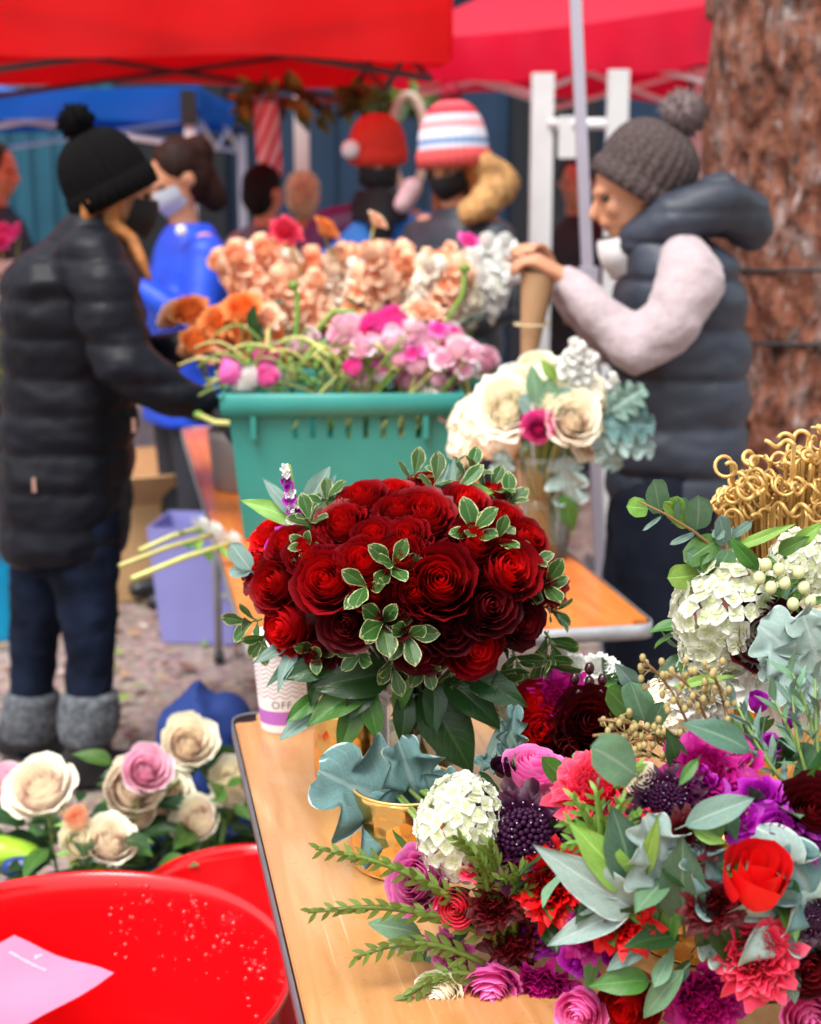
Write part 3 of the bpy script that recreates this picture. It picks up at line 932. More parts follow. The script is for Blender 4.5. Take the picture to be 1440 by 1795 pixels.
vest = [loft([(J(1150, 398), r(45), .08), (J(1168, 425), r(78), .13), (J(1188, 455), r(100), .175), (J(1192, 520), r(112), .185), (J(1188, 600), r(120), .185), (J(1186, 700), r(124), .19),
              (J(1182, 800), r(122), .19), (J(1176, 868), r(112), .18)], pw=2.5)]
obj('vest', blob('vest', vest, vestm, .010, 5, quilt(.05, .115, .020, .008)), vw)
obj('hood', blob('hood', [chain([J(1120, 420, -.06), J(1180, 385, -.1), J(1262, 350, -.08), J(1310, 392, 0)], [.05, .065, .068, .062]), chain([J(1130, 400, .08), J(1190, 385, .1), J(1270, 352, .06), J(1318, 400, 0)], [.05, .06, .06, .055]),
                          ell(J(1300, 372), (.07, .09, .055)), ell(J(1235, 380), (.09, .1, .05))], vestm, .009, 4, quilt(.0, .07, .008, .005)), vw)
sleevem = plain('pale_heather_fleece', (.42, .34, .36), .95, var=.08, scale=60, bmp=.6, bscale=90, sheen=.3)
sl = [chain([J(1200, 460, -.14), J(1215, 490, -.185), J(1180, 560, -.22), J(1118, 612, -.22), J(1050, 550, -.19), J(998, 492, -.145)], [.066, .078, .070, .062, .051, .037]),
      chain([J(1180, 470, .14), J(1150, 540, .18), J(1075, 600, .15), J(975, 492, .06)], [.07, .07, .062, .04])]
obj('sleeves', blob('sleeves', sl, sleevem, .009, 4, wrinkle(.009)), vw)
navyt = plain('navy_trousers', (.008, .011, .022), .8, var=.3, spec=.15)
obj('trousers', blob('trousers', [loft([(J(1172, 845), r(100), .15), (J(1160, 930), r(92), .15)]), chain(ll, [.12, .11, .085, .07, .06]), chain(lr, [.12, .11, .085, .07, .06])], navyt, .011, 5, wrinkle(.004)), vw)
for a in (ll[4], lr[4]):
    obj('shoe', blob('shoe', [chain([Vector((a.x + .03, a.y, .05)), Vector((a.x - .08, a.y, .045)), Vector((a.x - .16, a.y, .035))], [.05, .045, .034])], bootm, .009, 3), vw)
greyk = knit_mat('grey_brown_knit', (.03, .016, .014), (.12, .095, .095))
beanie(vw, J(1122, 318), Vector((.52, -.04, .85)), f, .112, .135, greyk, .062, plain('grey_fluff', (.14, .1, .1), .9, var=.5, scale=80), ribs=26, slouch=.12, brim=.035)
obj('mask', mask_mesh(L, plain('white_mask', (.8, .8, .8), .8), 1.02, .085), vw)

# ---------------- generic standing people at the stalls behind
def stander(label, px, py, Y, face, coatc, lean=0.0, tall=1.0, hairc=None, hair='short', hands=None, group=None, skinm=None, sex=0, coatn=None, legc=(.02, .022, .03), puff=True, wide=1.0):
    h = P(px, py, Y)
    k = tall
    fx = Vector((face[0], face[1], 0)).normalized()
    sx = fx.cross(Vector((0, 0, 1)))
    U = Vector((0, 0, 1))
    hips = Vector((h.x, h.y, max(.5, h.z - .72 * k))) - fx * lean
    sh = h - U * .23 * k - fx * (.03 + lean * .15)
    root = thing('person', label, 'person', (hips.x, hips.y, 0), group)
    sm = skinm or skin
    hp, L = head_prims(h, Vector((fx.x, fx.y, face[2])), U, k)
    A = lambda a, b, d: Vector((h.x, h.y, 0)) + fx * a * k + sx * b * k + U * d
    hl, hr = hands or ((.30, .12, h.z - .58 * k), (.30, -.12, h.z - .58 * k))
    wl, wr = A(*hl), A(*hr)
    el = sh + sx * .23 * k + fx * .06 - U * .27 * k; er = sh - sx * .23 * k + fx * .06 - U * .27 * k
    foot = lambda q: Vector((hips.x, hips.y, .05)) + sx * q * .1
    body = hp + hand_prims(wl, (wl - el), -U, .6, k) + hand_prims(wr, (wr - er), -U, .6, k) + [
        loft([(hips, .14 * k, .10 * k), (hips.lerp(sh, .5), .13 * k, .10 * k), (sh - U * .03, .15 * k, .09 * k)], sx, fx), chain([sh, h - U * .1 * k], [.055 * k, .05 * k]),
        chain([sh + sx * .15 * k, el, wl], [.05, .042, .027]), chain([sh - sx * .15 * k, er, wr], [.05, .042, .027]),
        chain([hips + sx * .08, Vector((hips.x, hips.y, .45)) + sx * .1, foot(1)], [.08, .055, .04]), chain([hips - sx * .08, Vector((hips.x, hips.y, .45)) - sx * .1, foot(-1)], [.08, .055, .04])]
    obj('body', blob('body', body, sm, .012, 2), root)
    eyes(root, L, k)
    cm = plain(coatn or ('coat_%d' % int(sum(c * 997 for c in coatc) * 100)), coatc, .5, var=.25, scale=7, bmp=.3, bscale=25)
    w = wide
    coat = [loft([(sh + U * .075 * k, .075 * k, .075 * k), (sh + U * .02 * k, .14 * k * w, .10 * k), (sh - U * .06 * k, .20 * k * w, .125 * k), (hips.lerp(sh, .55), .19 * k * w, .135 * k), (hips.lerp(sh, .1), .19 * k * w, .14 * k), (hips - U * .14 * k, .2 * k * w, .15 * k)], sx, fx, pw=2.4),
            chain([sh + sx * .16 * k * w - U * .03, el + sx * .02, wl.lerp(el, .12)], [.075 * k, .062 * k, .042 * k]), chain([sh - sx * .16 * k * w - U * .03, er - sx * .02, wr.lerp(er, .12)], [.075 * k, .062 * k, .042 * k])]
    obj('coat', blob('coat', coat, cm, .014, 5, quilt(0, .1, .014) if puff else wrinkle(.004)), root)
    lm = plain('trousers_%d' % int(sum(c * 997 for c in legc) * 100), legc, .75)
    obj('trousers', blob('trousers', [chain([hips + sx * .08, Vector((hips.x, hips.y, .45)) + sx * .1, foot(1) + U * .03], [.11, .08, .065]), chain([hips - sx * .08, Vector((hips.x, hips.y, .45)) - sx * .1, foot(-1) + U * .03], [.11, .08, .065])], lm, .016, 4), root)
    for q in (-1, 1):
        obj('shoe', blob('shoe', [chain([foot(q), foot(q) + fx * .12, foot(q) + fx * .18], [.048, .045, .035])], bootm, .014, 3), root)
    if hairc:
        hm = plain('hair_%d' % int(sum(c * 997 for c in hairc) * 100), hairc, .6, var=.4, scale=30, bmp=.8, bscale=110, spec=.12)
        pr = [ell(L(0, -.022, .045), (.09 * k, .098 * k, .092 * k), Matrix((sx, fx, U)).transposed()), ell(L(0, -.045, -.01), (.084 * k, .075 * k, .105 * k), Matrix((sx, fx, U)).transposed())]
        if hair == 'long':
            for q in (-1, 1):
                pr.append(chain([L(q * .075, -.01, .03), L(q * .085, 0, -.08), L(q * .085, .03, -.2), L(q * .07, .06, -.32)], [.035 * k, .042 * k, .04 * k, .018 * k]))
            pr.append(chain([L(0, -.07, .04), L(0, -.09, -.1), L(0, -.08, -.24)], [.06 * k, .075 * k, .05 * k]))
        if hair == 'bun':
            pr.append(ell(L(0, -.10, .05), (.06 * k, .06 * k, .06 * k))); pr.append(chain([L(0, -.07, 0), L(0, -.08, -.12)], [.065 * k, .05 * k]))
        obj('hair', blob('hair', pr, hm, .011, 2, wrinkle(.004)), root)
    return root, L, h, fx, U

# blue jacket, dark hair, looking down to the side
rt, L, h, fx, U = stander('person in a royal blue jacket with dark curly hair, head bent down', 315, 312, 5.5, (-.85, -.45, -.5), (.006, .06, .55), hairc=(.022, .010, .008), hair='bun', hands=((.18, .12, 1.16), (.2, -.06, 1.18)), coatn='royal_blue_nylon', puff=False)
mb = MB(); mb.add(*ell(P(318, 404, 5.33), (.02, .01, .02), None, 10, 6)); obj('badge', mb.mesh('badge', white_p), rt)
obj('mask', mask_mesh(L, plain('pale_blue_mask', (.55, .62, .72), .8)), rt)
# man in the red hat
rt, L, h, fx, U = stander('person in a bright blue jacket with a red hat and black face covering', 662, 282, 6.0, (.12, -.98, -.25), (.01, .17, .6), hands=((.3, .05, 1.27), (.3, -.16, 1.16)), skinm=skin_d, coatn='azure_nylon', puff=False, wide=1.08)
redk = knit_mat('red_knit', (.55, .03, .02), (.72, .06, .04))
beanie(rt, h + U * .045 + fx * .0, Vector((0, -.12, 1)), fx, .105, .12, redk, None, brim=.05)
mb = MB(); mb.add(*ell(P(615, 262, 5.92), (.036, .036, .036), None, 14, 9)); obj('pompom', mb.mesh('pompom', plain('white_fluff', (.75, .75, .76), .9, bmp=.8)), rt)
obj('mask', mask_mesh(L, _mc['black_cloth_mask']), rt)
obj('scarf', blob('scarf', [loft([(h - U * .11, .085, .085), (h - U * .17, .11, .11), (h - U * .22, .13, .12)], Vector((1, 0, 0)), Vector((0, 1, 0))), chain([h - U * .15 + fx * .09, h - U * .24 + fx * .13, h - U * .34 + fx * .14], [.06, .055, .02])], plain('black_scarf', (.01, .01, .012), .9), .012, 3, wrinkle(.004)), rt)
obj('plum_yoke', blob('plum_yoke', [chain([h - U * .22 - Vector((.06, 0, 0)), h - U * .26 - Vector((.19, 0, 0)), h - U * .36 - Vector((.24, 0, 0))], [.07, .088, .082])], plain('plum_nylon', (.09, .008, .06), .5), .014, 4), rt)
obj('sleeve_patch', blob('patch', [chain([P(722, 330, 5.86), P(706, 358, 5.84)], [.042, .035])], plain('pale_pink_cloth', (.6, .42, .45), .8), .012, 3), rt)
# striped beanie
rt, L, h, fx, U = stander('person in a dark puffer coat with long auburn hair and a striped pompom beanie', 795, 285, 5.6, (-.62, -.72, -.5), (.03, .036, .05), hairc=(.32, .1, .03), hair='long', hands=((.28, .1, 1.05), (.3, -.1, 1.05)), coatn='charcoal_nylon')
rt['label'] = 'person in a dark puffer coat with long auburn hair and a striped pompom beanie'
st = knit_mat('striped_knit', (.7, .1, .1), bands=[(0, (.68, .10, .10)), (.24, (.62, .66, .78)), (.33, (.18, .3, .52)), (.38, (.7, .7, .8)), (.47, (.7, .3, .32)), (.55, (.66, .55, .62)), (.62, (.55, .05, .07)), (.74, (.7, .12, .14)), (.86, (.45, .02, .05))])
beanie(rt, h + U * .035, Vector((-.05, .05, 1)), fx, .122, .17, st, .042, plain('crimson_fluff', (.3, .01, .03), .9, var=.4, scale=60), brim=.05)
obj('mask', mask_mesh(L, _mc['black_cloth_mask']), rt)
obj('fur_collar', blob('fur_collar', [chain([P(850, 290, 5.55), P(880, 320, 5.6), P(855, 350, 5.5), P(826, 372, 5.45)], [.055, .07, .06, .045])], plain('tan_fur', (.45, .24, .09), .9, var=.4, scale=40, bmp=1, bscale=80), .012, 3, wrinkle(.008)), rt)
# fair-haired child, grey coat, far passers-by
stander('fair-haired person in a blue-grey coat seen from behind', 532, 345, 7.4, (.1, 1, -.1), (.1, .15, .24), tall=.92, hairc=(.62, .5, .3), puff=False, coatn='blue_grey_wool')
stander('person in a slate coat with dark hair beside the fair-haired one', 464, 338, 7.0, (.6, .7, -.1), (.11, .14, .18), tall=.95, hairc=(.01, .009, .009), puff=False, coatn='slate_wool')
stander('person in a dark coat standing by the corrugated teal wall', -6, 300, 7.2, (.9, -.2, -.1), (.02, .022, .03), hairc=(.05, .03, .02), puff=False, coatn='dark_wool')
stander('person in a black coat in the dark gap between white posts', 1010, 320, 7.8, (-.3, -.9, -.1), (.01, .012, .016), hairc=(.03, .02, .015), puff=False, coatn='jet_wool')

# ================================================================== CONTAINERS AND PROPS
def panel(mb, q, th, us, vs, hole):
    """slab on quad q (p00,p10,p11,p01) with holes where hole(i,j)"""
    p00, p10, p11, p01 = [Vector(x) for x in q]
    n = (p10 - p00).cross(p01 - p00).normalized() * th
    pt = lambda u, v: p00.lerp(p10, u).lerp(p01.lerp(p11, u), v)
    nu, nv = len(us) - 1, len(vs) - 1
    V = [tuple(pt(u, v)) for v in vs for u in us] + [tuple(pt(u, v) - n) for v in vs for u in us]
    k = (nu + 1) * (nv + 1)
    id_ = lambda i, j: j * (nu + 1) + i
    f = []
    solid = lambda i, j: 0 <= i < nu and 0 <= j < nv and not hole(i, j)
    for j in range(nv):
        for i in range(nu):
            if hole(i, j): continue
            a, b, c, d = id_(i, j), id_(i + 1, j), id_(i + 1, j + 1), id_(i, j + 1)
            f += [(a, b, c, d), (d + k, c + k, b + k, a + k)]
            for (di, dj, e0, e1) in ((-1, 0, d, a), (1, 0, b, c), (0, -1, a, b), (0, 1, c, d)):
                if not solid(i + di, j + dj): f.append((e1, e0, e0 + k, e1 + k))
    mb.add(V, f)

def crate(label, base, yaw, wb, wt, db, dt, h, mat, slots=0, group=None):
    t = thing('flower_crate', label, 'crate', base, group)
    M = Matrix.Translation(Vector(base)) @ Matrix.Rotation(yaw, 4, 'Z')
    B = [(-wb / 2, -db / 2, .004), (wb / 2, -db / 2, .004), (wb / 2, db / 2, .004), (-wb / 2, db / 2, .004)]
    T = [(-wt / 2, -dt / 2, h), (wt / 2, -dt / 2, h), (wt / 2, dt / 2, h), (-wt / 2, dt / 2, h)]
    for k in range(4):
        a, b = k, (k + 1) % 4
        mb = MB()
        if k % 2 == 0 and slots:
            us = [0, .25]
            w = .024
            for s in range(slots):
                c = .275 + s * .079
                us += [c, c + w]
            us += [1.0]
            vs = [0, .70, .895, 1.0]
            holes = {2 + 2 * s for s in range(slots)}
            panel(mb, (B[a], B[b], T[b], T[a]), .006, us, vs, lambda i, j: j == 1 and i in holes)
        else:
            panel(mb, (B[a], B[b], T[b], T[a]), .006, [0, .5, 1], [0, .5, 1], lambda i, j: False)
        obj('side_wall', mb.mesh('side_wall', mat, False), t, M)
    mb = MB(); mb.add(*boxg((0, 0, .006), (wb - .014, db - .014, .008))); obj('floor_panel', mb.mesh('floor_panel', mat, False), t, M)
    mb = MB()                                            # rolled rim
    o = .014
    pr = [(-.002, -.045), (o, -.047), (o + .001, -.02), (o, -.002), (o - .006, .004), (-.004, .004), (-.008, -.003)]
    V = []
    for (off, z) in pr:
        for (x, y) in ((-wt / 2, -dt / 2), (wt / 2, -dt / 2), (wt / 2, dt / 2), (-wt / 2, dt / 2)):
            for (cx, cy) in ((0, 1), (1, 0)) if (x < 0) == (y < 0) else ((1, 0), (0, 1)):
                V.append((x + math.copysign(off - .012 * cx, x), y + math.copysign(off - .012 * cy, y), h + z))
    mb.add(V, gridf(8, len(pr), True)); obj('rim', mb.mesh('rim', mat), t, M)
    for x in (-.385, .36):
        mb = MB(); mb.add(*boxg((x * wt, -dt / 2 - .004, h - .07), (.012, .02, .055))); obj('rib', mb.mesh('rib', mat, False), t, M)
    return t

teal_p = plain('teal_plastic', (.025, .24, .21), .4, var=.12, scale=5, bmp=.12, bscale=220, spec=.45)
CB = PZ(437, 946, TZ)
CY = CB.y + .19
CX = P(598, 800, CB.y).x
CH = P(400, 693, CB.y - .03).z - TZ
crate('teal plastic crate with slots below its rim, full of pink flowers', (CX, CY, TZ), R_(1.5), .455, .515, .37, .42, CH, teal_p, 8)
C2 = P(650, 560, 4.28)
crate('teal plastic bucket full of peach and white stocks behind the pink flowers', (C2.x, C2.y, TZ), R_(-6), .52, .6, .34, .38, .30, teal_p, 0)

# ---- coffee cup
def cup_mat():
    m, t, b = new_mat('printed_cup')
    uv = nd(t, 'ShaderNodeUVMap'); s = nd(t, 'ShaderNodeSeparateXYZ'); t.links.new(uv.outputs[0], s.inputs[0])
    u, v = s.outputs[0], s.outputs[1]
    tri = math_(t, 'ABSOLUTE', math_(t, 'SUBTRACT', math_(t, 'FRACT', math_(t, 'MULTIPLY', u, 13.0)), .5))
    st = math_(t, 'FRACT', math_(t, 'SUBTRACT', math_(t, 'MULTIPLY', v, 19.0), math_(t, 'MULTIPLY', tri, 1.5)))
    line = math_(t, 'LESS_THAN', st, .3)
    zone = math_(t, 'MULTIPLY', math_(t, 'GREATER_THAN', math_(t, 'SUBTRACT', v, math_(t, 'MULTIPLY', tri, .08)), .40), math_(t, 'LESS_THAN', v, .9))
    c = mix(t, math_(t, 'MULTIPLY', math_(t, 'MULTIPLY', line, zone), .8), (.78, .75, .75), (.27, .24, .27))
    band = math_(t, 'MULTIPLY', math_(t, 'GREATER_THAN', v, .115), math_(t, 'LESS_THAN', v, .28))
    c = mix(t, band, c, (.42, .13, .5))
    t.links.new(c, b.inputs['Base Color']); b.inputs['Roughness'].default_value = .45
    return m
cb = PZ(496, 1276, TZ)
ch, r0, r1 = .135, .0325, .044
cup = thing('coffee_cup', 'white paper coffee cup with zigzag lines and a purple band', 'cup', (cb.x, cb.y, TZ))
prof = [(.003, .003), (r0 - .004, .003), (r0 - .002, 0)] + [(r0 + (r1 - r0) * z, ch * z) for z in np.linspace(0.001, 1, 24)] + [(r1 + .002, ch + .001), (r1 + .002, ch + .004), (r1 - .001, ch + .005), (r1 - .003, ch - .01), (r0, .008), (.002, .008)]
V, fcs, uv = lathe(prof, 64)
uv = [(i % 64 / 64, min(1, max(0, V[i][2] / ch))) for i in range(len(V))]
uv = [(a, b if 2 < i // 64 < 27 else .05) for i, (a, b) in enumerate(uv)]
mb = MB(); mb.add(V, fcs, uv); obj('paper_body', mb.mesh('paper_body', cup_mat()), cup, Matrix.Translation((cb.x, cb.y, TZ)) @ Matrix.Rotation(.35, 4, 'Z'))
mb = MB(); mb.add(*lathe([(r1 + .004, ch - .004), (r1 + .005, ch + .004), (r1 + .001, ch + .01), (r1 - .004, ch + .016), (r1 - .008, ch + .013), (.002, ch + .012)], 40)); obj('lid', mb.mesh('lid', white_p), cup, Matrix.Translation((cb.x, cb.y, TZ)))
fc = bpy.data.curves.new('lettering', 'FONT'); fc.body = 'OFF'; fc.size = .0165; fc.space_character = 1.12; fc.align_x = 'CENTER'
to = bpy.data.objects.new('lettering', fc); COL.objects.link(to)
bpy.context.view_layer.update()
tm = bpy.data.meshes.new_from_object(to.evaluated_get(bpy.context.evaluated_depsgraph_get()))
bpy.data.objects.remove(to)
bm = bmesh.new(); bm.from_mesh(tm); bmesh.ops.subdivide_edges(bm, edges=[e for e in bm.edges if e.calc_length() > .004], cuts=2); bm.to_mesh(tm); bm.free()
for v in tm.vertices:
    z = .318 * ch + v.co.y
    rr = r0 + (r1 - r0) * z / ch + .0006
    an = -PI / 2 + .05 + v.co.x / rr
    v.co = (rr * math.cos(an), rr * math.sin(an), z)
tm.materials.append(plain('grey_ink', (.14, .12, .13), .6))
obj('lettering', tm, cup, Matrix.Translation((cb.x, cb.y, TZ)))

# ---- hammered gold vessels
def gold_mat():
    m, t, b = new_mat('hammered_gold')
    b.inputs['Base Color'].default_value = (.88, .53, .16, 1); b.inputs['Metallic'].default_value = 1.0; b.inputs['Roughness'].default_value = .22
    uv = nd(t, 'ShaderNodeUVMap'); mp = nd(t, 'ShaderNodeMapping'); mp.inputs['Scale'].default_value = (15, 6, 1); t.links.new(uv.outputs[0], mp.inputs[0])
    v = nd(t, 'ShaderNodeTexVoronoi', i_Scale=1.6); t.links.new(mp.outputs[0], v.inputs['Vector'])
    bump(t, b, v.outputs['Distance'], .55, .006)
    return m
goldh = gold_mat()
gold = plain('gold_paint', (.72, .45, .15), .42, metal=.5, var=.2, scale=40)
def vessel(label, base, R, H, group='hammered gold vessels'):
    t = thing('gold_vessel', label, 'vase', (base.x, base.y, TZ), group)
    pr = [(.002, .004), (R * .9, .003), (R * .97, 0), (R, .004)] + [(R * (1 + .02 * math.sin(PI * z)), H * z) for z in np.linspace(.05, 1, 10)] + [(R - .003, H + .001), (R - .005, H - .01), (R - .006, .01), (.002, .008)]
    mb = MB(); mb.add(*lathe(pr, 56)); obj('hammered_wall', mb.mesh('hammered_wall', goldh), t, Matrix.Translation((base.x, base.y, TZ)))
    mb = MB(); mb.add(*tube([(R * 1.002 * math.cos(a), R * 1.002 * math.sin(a), H) for a in np.linspace(0, 2 * PI, 49)], .0018, 6, False)); obj('rim', mb.mesh('rim', gold), t, Matrix.Translation((base.x, base.y, TZ)))
    return t
g1 = PZ(618, 1360, TZ)
vessel('small hammered gold cup behind the red rose vase', g1, .052, .105)
g2 = PZ(712, 1508, TZ)
vessel('hammered gold pot with a silvery lobed leaf over its rim', g2, .066, .10)

# ---- clear glass vases
tg = thin_glass()
def glass_vase(label, base, R, H, taper=1.0, water=.6):
    t = thing('glass_vase', label, 'vase', (base.x, base.y, TZ))
    M = Matrix.Translation((base.x, base.y, TZ))
    q = lambda z: R * (taper + (1 - taper) * z / H)
    pr = [(.002, .002), (q(0) * .9, .001), (q(0), .006)] + [(q(z), z) for z in np.linspace(.012, H, 8)] + [(q(H) - .0015, H + .0015), (q(H) - .003, H)] + [(q(z) - .003, z) for z in np.linspace(H * .98, .014, 8)] + [(.002, .012)]
    mb = MB(); mb.add(*lathe(pr, 48)); obj('glass_wall', mb.mesh('glass_wall', tg), t, M)
    mb = MB(); mb.add(*lathe([(.002, .0135), (q(.02) - .0042, .0135)] + [(q(z) - .0042, z) for z in np.linspace(.016, H * water, 5)] + [(.002, H * water)], 40)); obj('water', mb.mesh('water', thin_glass('water_clear', (.86, .91, .86))), t, M)
    return t
RV = PZ(722, 1408, TZ)
glass_vase('clear glass cylinder vase holding the dark red roses', RV, .055, .17)
CV = PZ(945, 975, TZ)
glass_vase('flared clear glass vase holding cream roses and hydrangea', CV, .085, .23, .72)

# ---- big red tub and what lies in it
tubz = .47
tc0 = PZ(108, 1704, tubz)
TRD = S(402, tc0)
redp = plain('red_plastic', (.72, .004, .008), .16, var=.05, scale=3, spec=.55, coat=.3)
tub = thing('red_tub', 'large glossy red plastic tub, wet inside, beside the wooden table', 'tub', (tc0.x, tc0.y, 0))
H = .40; z0 = tubz - H
pr = [(.003, 0), (TRD * .8, 0), (TRD * .82, .006)] + [(TRD * (.82 + .16 * z), H * z) for z in np.linspace(.04, .95, 9)] + [(TRD * 1.0, H * .955), (TRD * 1.012, H - .006), (TRD * 1.0, H), (TRD * .982, H - .003), (TRD * .972, H - .012)] + [(TRD * (.812 + .155 * z), H * z) for z in np.linspace(.93, .06, 12)] + [(TRD * .76, .012), (.003, .010)]
mb = MB(); mb.add(*lathe(pr, 96)); obj('shell', mb.mesh('shell', redp), tub, Matrix.Translation((tc0.x, tc0.y, z0)))
mb = MB(); mb.add(*lathe([(.003, 0), (TRD * .7, 0), (TRD * .72, .004), (TRD * .72, z0 - .002), (.003, z0 - .002)], 40)); obj('foot_ring', mb.mesh('foot_ring', redp), tub, Matrix.Translation((tc0.x, tc0.y, 0)))
mb = MB()
for i in range(130):
    an = random.uniform(.45, 1.55); z = random.triangular(.55, .97, .9)
    rr = TRD * (.812 + .155 * z) - .0006
    s = random.choice((.0012, .0018, .0024, .0034, .0045))
    mb.add(*ell((tc0.x + rr * math.cos(an), tc0.y + rr * math.sin(an), z0 + H * z), (s, s * .6, s * random.choice((1, 1, 1.6))), None, 8, 5))
tag(obj('water_drops', mb.mesh('water_drops', plain('wet_red', (.6, .006, .01), .03, spec=.9, coat=1.0)), tub), kind='stuff')
pk = plain('pink_paper', (.62, .2, .36), .6, var=.05)
pp = PZ(10, 1700, tubz - .12)
sheet = thing('pink_leaflet', 'pink folded leaflet lying inside the large red tub', 'leaflet', pp)
mb = MB(); c = [PZ(-190, 1740, .33), PZ(25, 1640, .40), PZ(200, 1705, .36), PZ(-20, 1850, .26)]
n8 = 8; V = []
def pg(i, j, up=0.0):
    p = c[0].lerp(c[1], i / 7).lerp(c[3].lerp(c[2], i / 7), j / 7); return Vector((p.x, p.y, p.z + .006 * math.sin(i * .8) + .004 * math.cos(j) + up))
for j in range(n8):
    for i in range(n8):
        V.append(tuple(pg(i, j)))
mb.add(V, gridf(n8, n8)); obj('page', mb.mesh('page', pk), sheet)
# faint white emblem and one line of tiny print
mb = MB()
e0 = c[1].lerp(c[3], .12)
dx = (c[2] - c[1]).normalized(); dy = (c[1] - c[0]).normalized()
lift = Vector((0, 0, .0085))
for k in range(16):
    i, j = (5.9, 1.1 + k * .2) if k < 13 else (6.35 + .12 * (k - 13), 2.2 + .12 * (k % 2))
    w_, h_ = .055, random.uniform(.05, .09)
    mb.add([pg(i - h_, j - w_, .0012), pg(i + h_, j - w_, .0012), pg(i + h_, j + w_, .0012), pg(i - h_, j + w_, .0012)], [(0, 1, 2, 3)])
tag(obj('tiny_print', mb.mesh('tiny_print', plain('white_ink', (.8, .65, .72), .6), False), sheet), kind='stuff')

# ---- second, smaller red tub tucked under the table edge
p2 = PZ(432, 1560, .34)
t2 = thing('red_bucket', 'smaller red plastic bucket tucked under the edge of the wooden table', 'bucket', (p2.x, p2.y, 0))
pr = [(.003, 0), (.14, 0), (.145, .005), (.185, .32), (.192, .325), (.19, .34), (.182, .338), (.176, .32), (.137, .012), (.003, .01)]
mb = MB(); mb.add(*lathe(pr, 56)); obj('shell', mb.mesh('shell', redp), t2, Matrix.Translation((p2.x, p2.y, 0)))
mb = MB(); mb.add(*tube([(p2.x + .19 * math.cos(a), p2.y + .04 * math.sin(a) - .14, .32 - .12 * math.sin(a)) for a in np.linspace(0, PI, 20)], .004, 6)); obj('handle', mb.mesh('handle', steel_d), t2)

# ---- buckets of roses on the ground
bluep = plain('navy_plastic', (.008, .035, .19), .35, spec=.5)
blackp = plain('black_tub_plastic', (.015, .016, .02), .4)
def bucket(label, p, R, H, mat, name='bucket'):
    t = thing(name, label, 'bucket', (p.x, p.y, 0))
    pr = [(.003, 0), (R * .78, 0), (R * .8, .005)] + [(R * (.8 + .18 * z), H * z) for z in np.linspace(.05, .93, 6)] + [(R * 1.04, H * .94), (R * 1.05, H), (R * .97, H), (R * .96, H * .93), (R * .78, .012), (.003, .01)]
    mb = MB(); mb.add(*lathe(pr, 48)); obj('shell', mb.mesh('shell', mat), t, Matrix.Translation((p.x, p.y, 0)))
    mb = MB(); mb.add(*tube([(p.x + R * 1.03 * math.cos(a), p.y - R * .3 - .02 * math.sin(a), H * .9 - R * .75 * math.sin(a)) for a in np.linspace(0, PI, 20)], .0035, 6)); obj('handle', mb.mesh('handle', steel_d), t)
    return t
BKA = P(130, 1470, 2.70); BKB = P(352, 1380, 2.90)
bucket('black bucket of cream and blush roses next to the red tub', BKA, .17, .19, blackp)
bucket('navy blue bucket of cream roses close to the wooden table', BKB, .16, .19, bluep)
p = P(-20, 1030, 5.1)
bucket('cyan blue bucket standing behind the legs of the person in black', p, .16, .36, plain('cyan_plastic', (.0, .36, .68), .35))
mb = MB(); p = P(366, 1262, 3.3)
tp = thing('blue_sack', 'crumpled dark blue sack behind the cream roses', 'sack', (p.x, p.y, 0))
obj('fabric', blob('sack', [chain([Vector((p.x - .02, p.y, .12)), Vector((p.x + .01, p.y, .34)), Vector((p.x + .03, p.y, p.z))], [.13, .12, .07])], plain('navy_cloth', (.008, .03, .16), .8), .012, 4, wrinkle(.012)), tp)
# cardboard box, lavender tub
card = plain('cardboard', (.55, .34, .16), .85, var=.1)
bx = P(290, 960, 5.75)
cbx = thing('cardboard_box', 'open brown cardboard box with raised flaps behind the lavender tub', 'box', (bx.x, bx.y, 0))
M = Matrix.Translation((bx.x, bx.y, 0)) @ Matrix.Rotation(.35, 4, 'Z')
w, d, h = .46, .36, .36
for (c_, s_) in (((0, -d / 2, h / 2), (w, .008, h)), ((0, d / 2, h / 2), (w, .008, h)), ((-w / 2, 0, h / 2), (.008, d - .02, h)), ((w / 2, 0, h / 2), (.008, d - .02, h))):
    mb = MB(); mb.add(*boxg(c_, s_)); obj('side_panel', mb.mesh('side_panel', card, False), cbx, M)
mb = MB(); mb.add(*boxg((0, 0, .01), (w - .02, d - .02, .008))); obj('bottom_panel', mb.mesh('bottom_panel', card, False), cbx, M)
for (c0, ax_, sg, wd) in (((0, -d / 2, h), 'X', 1, w), ((0, d / 2, h), 'X', -1, w), ((-w / 2, 0, h), 'Y', -1, d), ((w / 2, 0, h), 'Y', 1, d)):
    mb = MB()
    F = M @ Matrix.Translation(c0) @ Matrix.Rotation(sg * R_(random.uniform(15, 50)), 4, ax_)
    mb.add(*boxg((0, 0, .085), (wd * .97, .006, .17) if ax_ == 'X' else (.006, wd * .97, .17))); obj('flap', mb.mesh('flap', card, False), cbx, F)
lv = P(358, 1010, 5.1)
lav = thing('lavender_tub', 'pale lavender plastic tub on the earth beside the orange table', 'tub', (lv.x, lv.y, 0))
lm_ = plain('lavender_plastic', (.26, .26, .6), .45, var=.05)
wz = P(300, 912, 5.1).z
M = Matrix.Translation((lv.x, lv.y, 0)) @ Matrix.Rotation(-.12, 4, 'Z')
B = [(-.125, -.11, 0), (.125, -.11, 0), (.125, .11, 0), (-.125, .11, 0)]; T = [(-.155, -.135, wz), (.155, -.135, wz), (.155, .135, wz), (-.155, .135, wz)]
